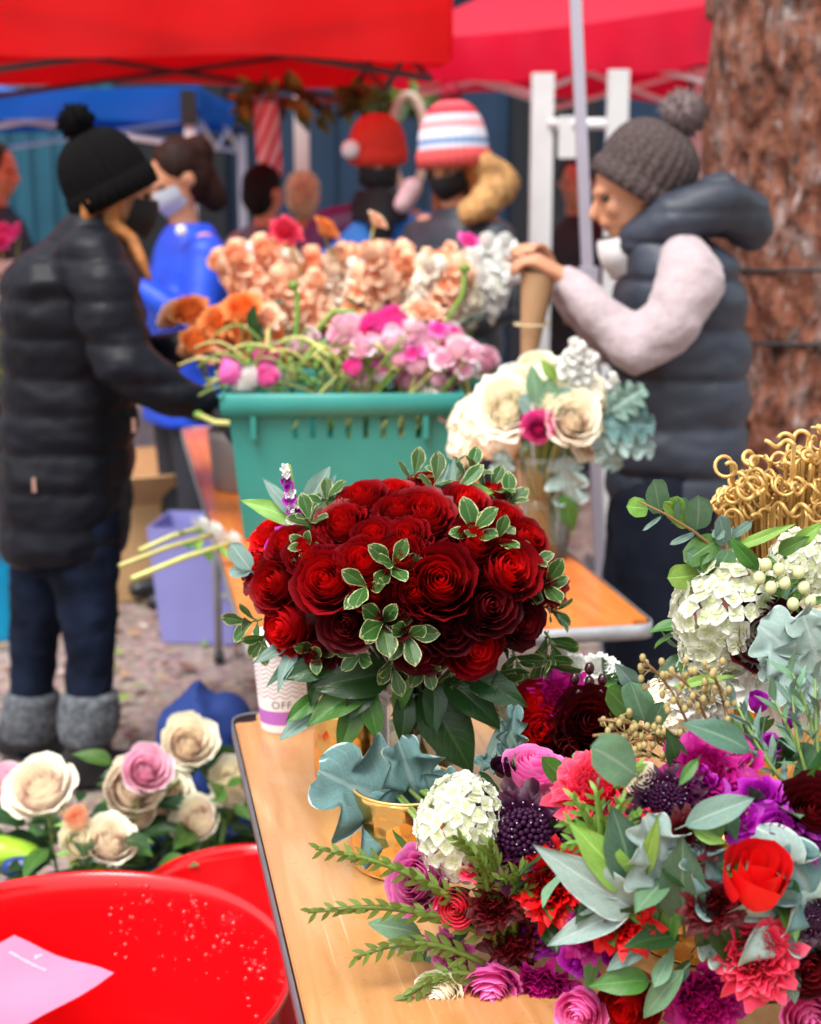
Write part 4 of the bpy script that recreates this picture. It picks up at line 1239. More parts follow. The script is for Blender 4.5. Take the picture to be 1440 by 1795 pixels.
for k in range(4):
    mb = MB(); panel(mb, (B[k], B[(k + 1) % 4], T[(k + 1) % 4], T[k]), .005, [0, 1], [0, 1], lambda i, j: False); obj('side_wall', mb.mesh('side_wall', lm_, False), lav, M)
mb = MB(); mb.add(*boxg((0, 0, .006), (.24, .21, .008))); obj('floor_panel', mb.mesh('floor_panel', lm_, False), lav, M)
# brown crate slat under the table end, kraft paper cone in the hands
kp = plain('kraft_paper', (.42, .25, .13), .8, var=.12, bmp=.3, bscale=30)
k0, k1 = P(922, 665, 3.6), P(945, 470, 3.6)
kc = thing('kraft_cone', 'rolled kraft paper wrap held in both hands above the cream flowers', 'paper wrap', k0)
mb = MB(); n = 28; V = []
dv = (k1 - k0)
for j in range(8):
    v = j / 7
    for i in range(n + 6):
        a = 2 * PI * i / n
        rr = .010 + .030 * v + .0012 * i / n * 3
        V.append((k0.x + dv.x * v + rr * math.cos(a), k0.y + rr * math.sin(a), k0.z + dv.z * v + .01 * math.sin(a) * v))
mb.add(V, gridf(n + 6, 8)); obj('paper', mb.mesh('paper', kp), kc)
mb = MB(); mb.add(*tube([(k0.x + dv.x * .5 + .041 * math.cos(a), k0.y + .041 * math.sin(a), k0.z + dv.z * .5) for a in np.linspace(0, 2 * PI, 24)], .003, 6)); obj('twine', mb.mesh('twine', plain('twine', (.6, .5, .3), .9)), kc)
# striped hanging banner, garland, hoop
bn = thing('striped_banner', 'red and white striped banner hanging under the red canopy', 'banner', P(468, 175, 7.0))
def stripe_mat():
    m, t, b = new_mat('striped_cloth')
    uv = nd(t, 'ShaderNodeUVMap'); s = nd(t, 'ShaderNodeSeparateXYZ'); t.links.new(uv.outputs[0], s.inputs[0])
    w = math_(t, 'FRACT', math_(t, 'ADD', math_(t, 'MULTIPLY', s.outputs[0], 2.2), math_(t, 'MULTIPLY', s.outputs[1], 3.0)))
    t.links.new(mix(t, math_(t, 'LESS_THAN', w, .42), (.75, .68, .72), (.62, .05, .1)), b.inputs['Base Color']); b.inputs['Roughness'].default_value = .8
    return m
V, uv = [], []
for j in range(12):
    for i in range(9):
        u_, v_ = i / 8, j / 11
        p = P(444 + 44 * u_ + 8 * v_, 178 + (132 if u_ > .3 else 128) * v_, 7.0 + .03 * math.sin(u_ * 7 + v_ * 2)); V.append(tuple(p)); uv.append((u_, v_))
mb = MB(); mb.add(V, gridf(9, 12), uv); obj('cloth', mb.mesh('cloth', stripe_mat()), bn)
mb = MB(); mb.add(*tube([P(440, 172, 7.0), P(494, 172, 7.0)], .012, 6)); obj('rod', mb.mesh('rod', steel_d), bn)
hp_ = thing('wooden_hoop', 'pale wooden hoop hanging behind the red hat', 'hoop', P(715, 180, 6.9))
mb = MB(); cc = P(716, 250, 6.9); mb.add(*tube([cc + Vector((.075 * math.cos(a), 0, .2 * math.sin(a))) for a in np.linspace(0, 2 * PI, 40)], .022, 8)); obj('ring', mb.mesh('ring', plain('pale_wood', (.62, .56, .45), .6)), hp_)

# ================================================================== FLOWER AND LEAF SHAPES (built once, shared)
def rose_geo(n=28, op=.6, ruffle=.02, seed=0, nu=9, nv=8, tall=1.0, wrap=(1.5, .78), curl=1.0, notch=0.0, tight=.10):
    rnd = random.Random(seed)
    mb = MB()
    s, t = np.meshgrid(np.linspace(-1, 1, nu), np.linspace(0, 1, nv))
    for i in range(n):
        k = i / max(1, n - 1)
        ph0 = i * 2.39996 + rnd.uniform(-.25, .25)
        ri = tight + .60 * k ** .85
        half = (wrap[0] + (wrap[1] - wrap[0]) * k ** .7) * rnd.uniform(.9, 1.1)
        top = tall * (.78 + .30 * (1 - k ** 1.6 * (.5 + .9 * op))) * rnd.uniform(.94, 1.05)
        zb = -.28 * tall
        te = t * (1 - .20 * np.abs(s) ** 3.2 - notch * np.exp(-(s * 4) ** 2))
        rho = ri * (.30 + .70 * np.sin(np.minimum(1, te / .62) * PI / 2))
        fl = op * (-.22 + 1.35 * k ** 1.3)
        rho = rho + fl * np.clip(te - .5, 0, 1) ** 1.6 * 1.25
        z = zb + (top - zb) * te - curl * op * k * 2.6 * np.clip(te - .70, 0, 1) ** 2 * (1 + .5 * s * s)
        w = .38 + .66 * np.sin(np.minimum(1, te * 1.15) * PI / 2) - .08 * te ** 4
        ph = ph0 + s * half * w
        rf = ruffle * (.15 + .85 * k)
        rho = rho * (1 + .09 * s) + rf * te ** 3 * np.sin(s * (5 + 4 * rnd.random()) + rnd.random() * 6) + rf * .6 * te ** 2 * np.sin(s * 13 + rnd.random() * 6)
        z = z + rf * .8 * te ** 3 * np.cos(s * 7 + rnd.random() * 6)
        V = np.column_stack([(rho * np.cos(ph)).ravel(), (rho * np.sin(ph)).ravel(), z.ravel()])
        mb.add(V, gridf(nu, nv), np.column_stack([(s.ravel() + 1) / 2, t.ravel()]), (k, rnd.random()))
    return mb
def norm(mb, rmax=1.0):
    v = np.concatenate(mb.v); m = np.percentile(np.hypot(v[:, 0], v[:, 1]), 97)
    zc = np.percentile(v[:, 2], 60)
    mb.v = [(x - np.array([0, 0, zc * .6])) * (rmax / m) for x in mb.v]
    return mb
GEO = {}
for sd in range(4):
    GEO['rose', sd] = lambda sd=sd: norm(rose_geo(30, (.42, .5, .36, .56)[sd], .03, sd, tall=1.0, tight=.05, wrap=(1.7, .95), nu=11))
    GEO['garden', sd] = lambda sd=sd: norm(rose_geo(42, .62, .06, 20 + sd, tall=.85, notch=.05, wrap=(1.4, .8)))
    GEO['carn', sd] = lambda sd=sd: norm(rose_geo(44, .85, .17, 40 + sd, tall=.8, nu=17, nv=7, wrap=(1.2, .85), notch=.0))
    GEO['ran', sd] = lambda sd=sd: norm(rose_geo(34, .32, .01, 60 + sd, tall=.95, nu=7, nv=6, wrap=(1.4, .85), curl=.3))
    GEO['tulip', sd] = lambda sd=sd: norm(rose_geo(9, .16, .015, 80 + sd, tall=1.5, wrap=(1.4, 1.15), curl=.2, tight=.3))
    GEO['sweet', sd] = lambda sd=sd: norm(rose_geo(9, 1.0, .10, 100 + sd, tall=.7, nu=9, nv=6, wrap=(1.2, 1.0), notch=.08))
    GEO['floret', sd] = lambda sd=sd: norm(rose_geo(9, .95, .09, 120 + sd, tall=.7, nu=5, nv=4, wrap=(1.1, .7)))
_gc = {}
def geo(kind, sd):
    if (kind, sd) not in _gc: _gc[kind, sd] = GEO[kind, sd]()
    return _gc[kind, sd]
_fm = {}
def fmesh(kind, sd, mat):
    k = (kind, sd, mat.name)
    if k not in _fm:
        if kind == 'hyd': me = hyd_mesh(sd, mat)
        elif kind == 'scab': me = scab_mesh(sd, mat)
        elif kind == 'stock': me = stock_mesh(sd, mat)
        elif kind == 'mum': me = mum_mesh(sd, mat)
        else: me = geo(kind, sd).mesh(kind, mat)
        _fm[k] = me
    return _fm[k]

def hyd_mesh(sd, mat, n=130):
    rnd = random.Random(sd); mb = MB()
    s, t = np.meshgrid(np.linspace(-1, 1, 5), np.linspace(0, 1, 4))
    for i in range(n):
        z = 1 - 1.45 * (i + .5) / n
        a = i * 2.39996
        rr = math.sqrt(max(0, 1 - z * z))
        d = Vector((rr * math.cos(a), rr * math.sin(a), z))
        M = frame(d * (.86 + .12 * rnd.random()), (d + Vector((rnd.gauss(0, .22), rnd.gauss(0, .22), rnd.gauss(0, .22)))), Vector((rnd.gauss(0, 1), rnd.gauss(0, 1), .1)), rnd.uniform(.15, .215))
        for q in range(4):
            an = q * PI / 2 + rnd.uniform(-.15, .15)
            w = .62 * np.sin(PI * (.12 + .78 * t)) ** .8
            x = s * w; y = t * 1.05 * (1 - .12 * np.abs(s) ** 2); zz = .24 * t * t - .12 * t + .10 * s * s + .06 * np.sin(s * 4 + q + i) * t
            X = x * math.cos(an) - y * math.sin(an); Yy = x * math.sin(an) + y * math.cos(an)
            mb.add(np.column_stack([X.ravel(), Yy.ravel(), zz.ravel() + .02 * q]), gridf(5, 4), np.column_stack([(s.ravel() + 1) / 2, t.ravel()]), (rnd.random(), rnd.random()), m=M)
        mb.add(*ell(M @ Vector((0, 0, .06)), (.012,) * 3, None, 6, 4), aux=(0, 0))
    return mb.mesh('hydrangea', mat)

pin_w = plain('pale_pins', (.6, .55, .65), .5)
def scab_mesh(sd, mat):
    rnd = random.Random(sd); mb = MB()
    g = norm(rose_geo(44, 1.0, .14, 200 + sd, tall=.62, nu=9, nv=6, wrap=(.8, .45), notch=.1))
    for v, uv, ax in zip(g.v, g.uv, g.aux): pass
    mb.v, mb.f, mb.uv, mb.aux, mb.mi, mb.n = g.v, g.f, g.uv, g.aux, g.mi, g.n
    for i in range(90):
        z = 1 - .8 * (i + .5) / 90; a = i * 2.39996; rr = math.sqrt(1 - z * z)
        d = Vector((rr * math.cos(a), rr * math.sin(a), z)); p = Vector((d.x * .5, d.y * .5, d.z * .42 + .12))
        mb.add(*ell(p, (.062, .062, .062), None, 6, 4), aux=(.5, rnd.random()))
        if i % 4 == 0:
            mb.add(*tube([p, p + d * .16], [.008, .006], 4), aux=(.5, 0)); mb.add(*ell(p + d * .17, (.016,) * 3, None, 6, 4), mi=1)
    return mb.mesh('scabiosa', [mat, pin_w])

def stock_mesh(sd, mat):
    """upright flower spike along +Z, unit height"""
    rnd = random.Random(sd); mb = MB()
    for i in range(20):
        h = .10 + .87 * (i / 19) ** .9
        a = i * 2.39996 + rnd.uniform(-.3, .3)
        big = .25 * (1.15 - .62 * h)
        out = .17 * (1.15 - .75 * h)
        d = Vector((math.cos(a), math.sin(a), .35 + h * .9)).normalized()
        M = frame(Vector((math.cos(a) * out, math.sin(a) * out, h)), d, Vector((0, 0, 1)), big * rnd.uniform(.85, 1.15))
        g = geo('sweet', i % 4) if h < .9 else geo('tulip', i % 4)
        mb.add(np.concatenate(g.v), g.f, np.concatenate(g.uv), np.concatenate(g.aux), m=M)
    mb.add(*tube([(0, 0, -.5), (.02, 0, 0), (0, 0, .98)], [.022, .02, .01], 6), mi=1)
    return mb.mesh('stock', [mat, leaf_mat('stem_green', (.24, .36, .09))])

def mum_mesh(sd, mat):
    rnd = random.Random(sd); mb = MB()
    s, t = np.meshgrid(np.linspace(-1, 1, 3), np.linspace(0, 1, 5))
    for i in range(90):
        k = i / 89; a = i * 2.39996; el_ = R_(85 - 95 * k)
        M = Matrix.Rotation(a, 4, 'Z') @ Matrix.Rotation(-el_, 4, 'Y')
        x = t * (.4 + .6 * k); y = s * .10 * np.sin(PI * (.1 + .8 * t)); z = .22 * t * t * (1 - 2 * (k > .6) * .4)
        mb.add(np.column_stack([x.ravel(), y.ravel(), z.ravel()]), gridf(3, 5), np.column_stack([(s.ravel() + 1) / 2, t.ravel()]), (k, rnd.random()), m=M)
    return mb.mesh('mum', mat)

# ---- leaves: unit length along +Y, face +Z
def leaf_geo(kind, seed=0):
    rnd = random.Random(seed + hash(kind) % 1000 if False else seed)
    prm = {'ellip': (.40, 9, 12, .16, .22), 'obov': (.36, 9, 12, .14, .15), 'round': (.62, 11, 11, .03, .10), 'lance': (.24, 7, 14, .12, .25), 'broad': (.52, 11, 14, .14, .30), 'blade': (.09, 5, 10, .08, .2)}[kind]
    W, nu, nv, fold, curl = prm
    curl *= rnd.uniform(.5, 1.5)
    s, t = np.meshgrid(np.linspace(-1, 1, nu), np.linspace(0, 1, nv))
    if kind == 'obov': w = np.sin(PI * np.clip(t, .001, 1) ** 1.55) ** .75 * (1 - .0 * t) + .03
    elif kind == 'round': w = np.sqrt(np.clip(1 - (2 * t - 1) ** 2, 0, 1)) ** .85 * (.94 + .1 * t)
    elif kind == 'broad': w = np.sin(PI * t ** .8) ** .8 * (1.0 - .25 * t ** 3)
    elif kind == 'lance': w = np.sin(PI * t ** .75) ** .9
    else: w = np.sin(PI * t ** .95) ** .85
    w = np.clip(w, .02, None)
    x = s * W * .5 * w * 1.0
    x = x * (1 + .03 * np.sin(t * 15 + rnd.random() * 6))
    y = t
    z = fold * np.abs(s) * W * w - curl * (t - .15) ** 2 + .02 * np.sin(s * 3 + t * 9 + rnd.random() * 6) * np.abs(s)
    x = x + rnd.uniform(-.08, .08) * t * t
    mb = MB(); mb.add(np.column_stack([x.ravel(), y.ravel(), z.ravel()]), gridf(nu, nv), np.column_stack([(s.ravel() + 1) / 2, t.ravel()]))
    mb.add(*tube([(0, -.14, .0), (0, 0, 0), (0, .1, -.002)], [.014, .012, .006], 5))
    return mb
def dusty_geo(seed=0):
    """lobed, wavy, felted leaf"""
    rnd = random.Random(seed); nu, nv = 17, 44
    s, t = np.meshgrid(np.linspace(-1, 1, nu), np.linspace(0, 1, nv))
    ph = rnd.random() * .3
    lob = np.abs(np.sin(PI * (t * 3.6 + ph)))
    env = np.sin(PI * np.clip(t, .02, .99) ** .72) ** .6
    w = (.10 + .40 * env * (.25 + .75 * lob ** .7)) * (1 - .3 * t) + .015
    x = s * w
    y = t + .13 * np.abs(s) ** 1.3 * env * (.5 + .5 * lob)
    z = .10 * np.abs(s) * env + .085 * np.sin(t * 17 + s * 3 + rnd.random() * 6) * np.abs(s) ** 1.2 + .03 * np.sin(s * 9) * env - .28 * (t - .2) ** 2
    mb = MB(); mb.add(np.column_stack([x.ravel(), y.ravel(), z.ravel()]), gridf(nu, nv), np.column_stack([(s.ravel() + 1) / 2, t.ravel()]))
    mb.add(*tube([(0, -.2, -.03), (0, 0, -.01), (0, .4, -.005)], [.022, .02, .008], 6))
    return mb
M_VAR = leaf_mat('variegated_leaf', (.032, .105, .016), edge=(.62, .62, .30), rough=.3, edge_w=.82, vein=(.16, .24, .09))
M_DK = leaf_mat('dark_leaf', (.016, .06, .014), rough=.28, vein=(.05, .12, .03))
M_MID = leaf_mat('mid_leaf', (.055, .15, .022), rough=.35)
M_BRI = leaf_mat('bright_leaf', (.19, .36, .06), rough=.4)
M_EUC = leaf_mat('eucalyptus_leaf', (.13, .27, .15), rough=.55, vein=(.3, .42, .3), var=.5)
M_EUD = leaf_mat('eucalyptus_dark', (.06, .14, .09), rough=.45, vein=(.2, .32, .2), var=.4)
M_SIL = leaf_mat('silver_leaf', (.15, .25, .21), rough=.65, vein=(.34, .44, .38), var=.25, trans=.15)
M_DUS = leaf_mat('felted_leaf', (.10, .19, .185), back=(.36, .42, .38), edge=(.42, .52, .50), rough=.85, vein=(.24, .34, .33), var=.2, trans=.12, edge_w=.95, fuzz=.5)
M_DUW = leaf_mat('pale_felted_leaf', (.25, .34, .31), edge=(.46, .54, .5), rough=.85, vein=(.42, .5, .47), var=.15, trans=.15, edge_w=.93, fuzz=.4)
M_STEM = leaf_mat('stem_green', (.24, .36, .09))
M_YST = leaf_mat('stem_yellow', (.6, .58, .2))
M_BRN = plain('stem_brown', (.24, .13, .05), .6)
_lm = {}
def lmesh(kind, sd, mat):
    k = (kind, sd, mat.name)
    if k not in _lm:
        _lm[k] = (dusty_geo(sd) if kind == 'dusty' else leaf_geo(kind, sd)).mesh('leaf', mat)
    return _lm[k]
def put_leaf(parent, base, dirn, nrm, L, kind, mat, w=1.0, name='leaf'):
    """leaf blade from base along dirn, facing nrm"""
    d = Vector(dirn).normalized(); n = Vector(nrm); n = n - d * n.dot(d)
    if n.length < 1e-4: n = d.orthogonal()
    n.normalize()
    M = frame(base, n, d, (L * w, L, L))
    return obj(name, lmesh(kind, random.randrange(4), mat), parent, M)
def leaf_px(parent, p0, p1, Y0_, Y1_, kind, mat, w=1.0, nrm=None, name='leaf'):
    a, b = P(p0[0], p0[1], Y0_), P(p1[0], p1[1], Y1_)
    n = nrm if nrm is not None else (CAM - a).normalized() + Vector((random.uniform(-.3, .3), 0, random.uniform(.0, .5)))
    return put_leaf(parent, a, b - a, n, (b - a).length, kind, mat, w, name)
def stem(parent, pts, rad, mat=None, name='stem'):
    mb = MB(); mb.add(*tube(pts, rad, 6)); return obj(name, mb.mesh('stem', mat or M_STEM), parent)
def curve_pts(a, b, bow, n=7):
    a, b, bow = Vector(a), Vector(b), Vector(bow)
    return [a.lerp(b, i / (n - 1)) + bow * math.sin(PI * i / (n - 1)) for i in range(n)]

class Mound:
    """an arrangement's dome: turns a pixel into the point where the camera ray meets it"""
    def __init__(self, px, py, Y, rad):
        self.c = P(px, py, Y); self.r = Vector(rad)
    def hit(self, px, py):
        d = ray(px, py).normalized()
        o = CAM - self.c
        D = Vector((d.x / self.r.x, d.y / self.r.y, d.z / self.r.z)); O = Vector((o.x / self.r.x, o.y / self.r.y, o.z / self.r.z))
        a, b, c = D.dot(D), 2 * D.dot(O), O.dot(O) - 1
        disc = b * b - 4 * a * c
        t = (-b - math.sqrt(disc)) / (2 * a) if disc > 0 else -b / (2 * a)
        p = CAM + d * t
        q = p - self.c
        n = Vector((q.x / self.r.x ** 2, q.y / self.r.y ** 2, q.z / self.r.z ** 2)).normalized()
        return p, n
def bloom(parent, mound, px, py, dia, kind, mat, sink=.35, tilt=.45, up=.15, name=None, sd=None, dY=0.0):
    p, n = mound.hit(px, py)
    view = (CAM - p).normalized()
    z = (n * (1 - tilt) + view * tilt + Vector((random.uniform(-.12, .12), 0, up + random.uniform(-.1, .1)))).normalized()
    R = S(dia / 2, p)
    p = p - view * (-dY) - z * R * sink
    me = fmesh(kind, random.randrange(4) if sd is None else sd, mat)
    nm = name or {'rose': 'rose', 'garden': 'rose', 'carn': 'carnation', 'ran': 'ranunculus', 'tulip': 'tulip', 'sweet': 'sweet_pea', 'hyd': 'hydrangea', 'scab': 'scabiosa', 'stock': 'stock', 'mum': 'chrysanthemum'}[kind]
    return obj(nm, me, parent, frame(p, z, Vector((random.gauss(0, 1), random.gauss(0, 1), random.gauss(0, 1))), (R * random.uniform(.93, 1.1), R * random.uniform(.88, 1.05), R * random.uniform(.85, 1.15))))
def sprig(parent, base, dirn, L, n, kind, mat, leafL, spread=.9, w=1.0, stemmat=None, rad=.0018, opp=False, tip=True):
    """stem with leaves along it and a whorl at its end (leaves are sub-parts)"""
    d = Vector(dirn).normalized(); base = Vector(base)
    side = d.orthogonal().normalized()
    pts = curve_pts(base, base + d * L, side * L * random.uniform(-.08, .08), 5)
    st = stem(parent, pts, [rad, rad, rad * .9, rad * .8, rad * .5], stemmat, 'sprig')
    for i in range(n):
        v = .25 + .75 * i / max(1, n - 1)
        p = base + d * L * v
        a = i * (2.39996 if not opp else PI / 2)
        s2 = Matrix.Rotation(a, 3, d) @ side
        sp = spread * (1.15 - .45 * v)
        ld = (d * math.cos(sp) + s2 * math.sin(sp))
        put_leaf(st, p, ld, d * .9 - s2 * .3 + Vector((0, -.25, .25)), leafL * random.uniform(.75, 1.1), kind, mat, w)
    return st

# ================================================================== PETAL COLOURS
V_RED = petal_mat('velvet_red', (.68, .004, .004), (.16, .001, .005), rough=.48, trans=.2, var=.42)  # outer petals darkened, heart brightened: shade between roses and highlights put into the colour
V_MAR = petal_mat('maroon', (.17, .002, .006), (.06, .001, .004), rough=.55, trans=.15)
V_BRT = petal_mat('scarlet', (.82, .008, .008), (.72, .005, .010), rough=.5, trans=.3)
V_COR = petal_mat('coral', (.80, .012, .06), (.80, .03, .10), (.84, .09, .16), rough=.5)
V_PNK = petal_mat('candy_pink', (.80, .06, .36), (.84, .17, .54), (.86, .34, .66), rough=.5)
V_MAG = petal_mat('magenta', (.45, .003, .15), (.42, .006, .22), rough=.5, trans=.3)
V_PUR = petal_mat('purple', (.33, .002, .30), (.40, .006, .38), (.46, .02, .48), rough=.45, trans=.3)
V_DKP = petal_mat('black_purple', (.04, .004, .055), (.024, .001, .010), (.06, .002, .02), rough=.5, trans=.08)
V_HYD = petal_mat('white_hydrangea', (.80, .82, .66), (.88, .88, .80), rough=.6, base=(.66, .70, .42), trans=.35, var=.08)
V_CRM = petal_mat('cream', (.98, .88, .70), (.98, .95, .82), (.98, .97, .84), rough=.7, trans=.2, var=.04)
V_BLU = petal_mat('blush', (.98, .70, .64), (.98, .92, .86), (.97, .97, .78), rough=.7, trans=.2, var=.04, edge_pos=.72)
V_WHT = petal_mat('white_petal', (.86, .86, .80), (.88, .88, .86), rough=.6, trans=.25, var=.08)
V_PCH = petal_mat('peach', (.98, .48, .26), (.98, .64, .42), (.98, .78, .60), rough=.7, trans=.22, var=.15)
V_ORG = petal_mat('apricot_orange', (.92, .27, .05), (.92, .4, .13), rough=.55, trans=.4, var=.15)
V_LIL = petal_mat('pale_pink', (.93, .42, .62), (.95, .66, .78), (.95, .82, .87), rough=.6, trans=.28, var=.1)
V_HOT = petal_mat('hot_pink', (.92, .06, .45), (.92, .17, .58), rough=.5, trans=.3, var=.12)

def core(parent, mound, n, mats, L, kinds=('ellip', 'obov'), r=.72, down=-.6):
    for i in range(n):
        z = random.uniform(down, .95); a = random.uniform(0, 2 * PI); rr = math.sqrt(max(0, 1 - z * z))
        d = Vector((rr * math.cos(a), rr * math.sin(a), z))
        p = mound.c + Vector((d.x * mound.r.x, d.y * mound.r.y, d.z * mound.r.z)) * r
        t = (d + Vector((random.gauss(0, .6), random.gauss(0, .6), random.gauss(0, .6)))).normalized()
        put_leaf(parent, p, t, d + Vector((0, 0, .4)), L * random.uniform(.7, 1.2), random.choice(kinds), random.choice(mats))
def pstems(parent, mound, base, R, z0, z1, n, mat, rad=.0028, lean=.5):
    for i in range(n):
        a = i * 2.39996; q = math.sqrt((i + .5) / n)
        top = mound.c + Vector((mound.r.x * .6 * q * math.cos(a), mound.r.y * .6 * q * math.sin(a), -mound.r.z * .2))
        neck = Vector((base.x + R * .6 * q * math.cos(a), base.y + R * .6 * q * math.sin(a), z1))
        bot = Vector((base.x + R * .8 * q * math.cos(a + 2.4), base.y + R * .8 * q * math.sin(a + 2.4), z0 + .02))
        stem(parent, [bot, bot.lerp(neck, .5), neck, neck.lerp(top, .5), top], rad, mat)

# ================================================================== RED ROSE BOUQUET
mnd = Mound(712, 1008, RV.y + .005, (.185, .165, .112))
rb = thing('red_rose_bouquet', 'round bouquet of dark red roses with cream-edged leaves in a glass vase', 'bouquet', (RV.x, RV.y, TZ + .02))
for (x, y, d, k, m) in [(742, 909, 118, 'garden', V_RED), (604, 922, 112, 'garden', V_RED), (660, 950, 80, 'rose', V_RED), (578, 1024, 118, 'rose', V_RED), (491, 1026, 96, 'rose', V_RED),
        (772, 1026, 136, 'rose', V_RED), (880, 1004, 124, 'rose', V_RED), (822, 1128, 104, 'rose', V_RED), (515, 1092, 100, 'rose', V_RED), (689, 866, 80, 'garden', V_RED), (813, 889, 92, 'rose', V_RED),
        (880, 915, 92, 'garden', V_RED), (915, 950, 80, 'rose', V_RED), (962, 1022, 84, 'carn', V_RED), (470, 938, 84, 'carn', V_BRT), (455, 990, 76, 'carn', V_RED), (508, 962, 76, 'rose', V_RED),
        (595, 868, 62, 'scab', V_DKP), (637, 884, 84, 'rose', V_RED), (848, 1062, 116, 'rose', V_MAR), (612, 1088, 104, 'rose', V_MAR), (785, 1098, 100, 'rose', V_MAR), (706, 985, 92, 'rose', V_RED), (900, 1088, 100, 'rose', V_MAR),  # maroon on the low roses puts the shade under the dome into colour
        (690, 1075, 92, 'rose', V_MAR), (755, 855, 74, 'rose', V_RED), (860, 880, 70, 'rose', V_RED), (550, 895, 70, 'rose', V_RED), (930, 1000, 80, 'rose', V_RED), (640, 990, 92, 'rose', V_RED), (715, 950, 88, 'rose', V_RED), (828, 960, 84, 'rose', V_RED), (545, 980, 84, 'rose', V_RED), (728, 1040, 92, 'rose', V_RED), (700, 905, 80, 'rose', V_RED), (660, 1040, 90, 'rose', V_RED), (560, 1130, 90, 'rose', V_MAR), (740, 1130, 90, 'rose', V_MAR)]:
    bloom(rb, mnd, x, y, d, k, m, sink=.25, tilt=.35, up=.22)
for (x, y) in [(482, 962), (500, 940)]:
    bloom(rb, mnd, x, y, 34, 'sweet', V_PUR, sink=-.5)
for (x, y, n, l) in [(571, 893, 6, 50), (545, 926, 5, 46), (545, 966, 6, 40), (682, 1000, 6, 66), (652, 1032, 4, 60), (668, 1088, 6, 64), (708, 1102, 5, 58), (687, 1152, 4, 52), (637, 1145, 3, 48),
        (828, 945, 6, 56), (860, 958, 4, 48), (718, 852, 4, 46), (757, 866, 4, 48), (815, 848, 5, 56), (793, 850, 3, 52), (846, 874, 4, 52), (886, 894, 5, 50), (926, 992, 4, 48), (946, 1030, 5, 54), (952, 1064, 5, 54),
        (958, 1112, 6, 60), (946, 1146, 5, 56), (867, 1172, 6, 54), (900, 1145, 5, 52), (828, 1180, 5, 50), (455, 1086, 5, 46), (470, 1108, 5, 48), (560, 1130, 5, 50), (745, 1150, 5, 50), (790, 1165, 5, 48)]:
    p, nn = mnd.hit(x, y)
    view = (CAM - p).normalized()
    d = (nn * .55 + view * .35 + Vector((random.uniform(-.3, .3), 0, random.uniform(-.1, .35)))).normalized()
    L = S(l, p)
    sprig(rb, p - d * L * .1, d, L * .6, n, 'obov', M_VAR, L * 1.1, spread=.9, w=1.35)
core(rb, mnd, 110, [M_DK, M_DK, M_MID], .055, r=.72)
Yv = RV.y - .09
for (p0, p1, k, m, w) in [((690, 1178), (545, 1204), 'broad', M_DK, 1.0), ((650, 1200), (535, 1262), 'broad', M_MID, .9), ((628, 1218), (598, 1324), 'broad', M_MID, .85), ((738, 1210), (838, 1350), 'broad', M_DK, 1.15),
        ((905, 1255), (838, 1362), 'lance', M_SIL, 1.1), ((690, 1248), (720, 1196), 'ellip', M_MID, .9), ((655, 1180), (605, 1262), 'broad', M_DK, 1.0), ((715, 1205), (700, 1300), 'ellip', M_DK, 1.1), ((780, 1190), (880, 1270), 'broad', M_DK, 1.0),
        ((820, 1180), (925, 1235), 'broad', M_DK, .9), ((600, 1150), (500, 1190), 'ellip', M_DK, 1.1), ((570, 1140), (545, 1235), 'ellip', M_DK, 1.0), ((760, 1190), (765, 1290), 'broad', M_DK, .9), ((640, 1190), (660, 1300), 'ellip', M_MID, .9),
        ((525, 1120), (480, 1208), 'lance', M_SIL, 1.2), ((508, 1125), (446, 1162), 'lance', M_SIL, 1.2), ((556, 1252), (490, 1284), 'ellip', M_SIL, 1.0), ((560, 1215), (505, 1265), 'ellip', M_MID, 1.0), ((520, 1150), (470, 1195), 'lance', M_EUD, 1.1)]:
    leaf_px(rb, p0, p1, Yv, Yv - .035, k, m, w)
for (p0, p1, k, m, w) in [((530, 918), (424, 868), 'lance', M_BRI, 1.25), ((520, 908), (460, 836), 'lance', M_SIL, 1.2), ((528, 902), (580, 818), 'ellip', M_SIL, .95), ((548, 900), (592, 832), 'lance', M_SIL, 1.0), ((775, 880), (808, 804), 'lance', M_SIL, 1.0),
        ((760, 880), (790, 812), 'lance', M_SIL, .8), ((800, 860), (850, 815), 'obov', M_VAR, 1.0), ((795, 862), (868, 858), 'broad', M_BRI, .9), ((440, 1000), (404, 952), 'round', M_SIL, 1.0), ((440, 1002), (400, 1000), 'round', M_SIL, .9)]:
    leaf_px(rb, p0, p1, RV.y - .02, RV.y - .01, k, m, w)
for k in range(9):                                        # purple and white stock tip
    p = P(516 - k * 2 + random.uniform(-6, 6), 908 - k * 11, RV.y - .03)
    obj('stock_floret', fmesh('sweet', k % 4, V_PUR if k in (1, 3, 5, 6) else V_WHT), rb, frame(p, (random.gauss(0, .6), -1, .4), (random.gauss(0, 1), 0, 1), S(14 - k * .7, p)))
stem(rb, [P(525, 915, RV.y - .02), P(508, 815, RV.y - .03)], .002)
pstems(rb, mnd, RV, .05, TZ, TZ + .17, 22, M_DK, .0032)

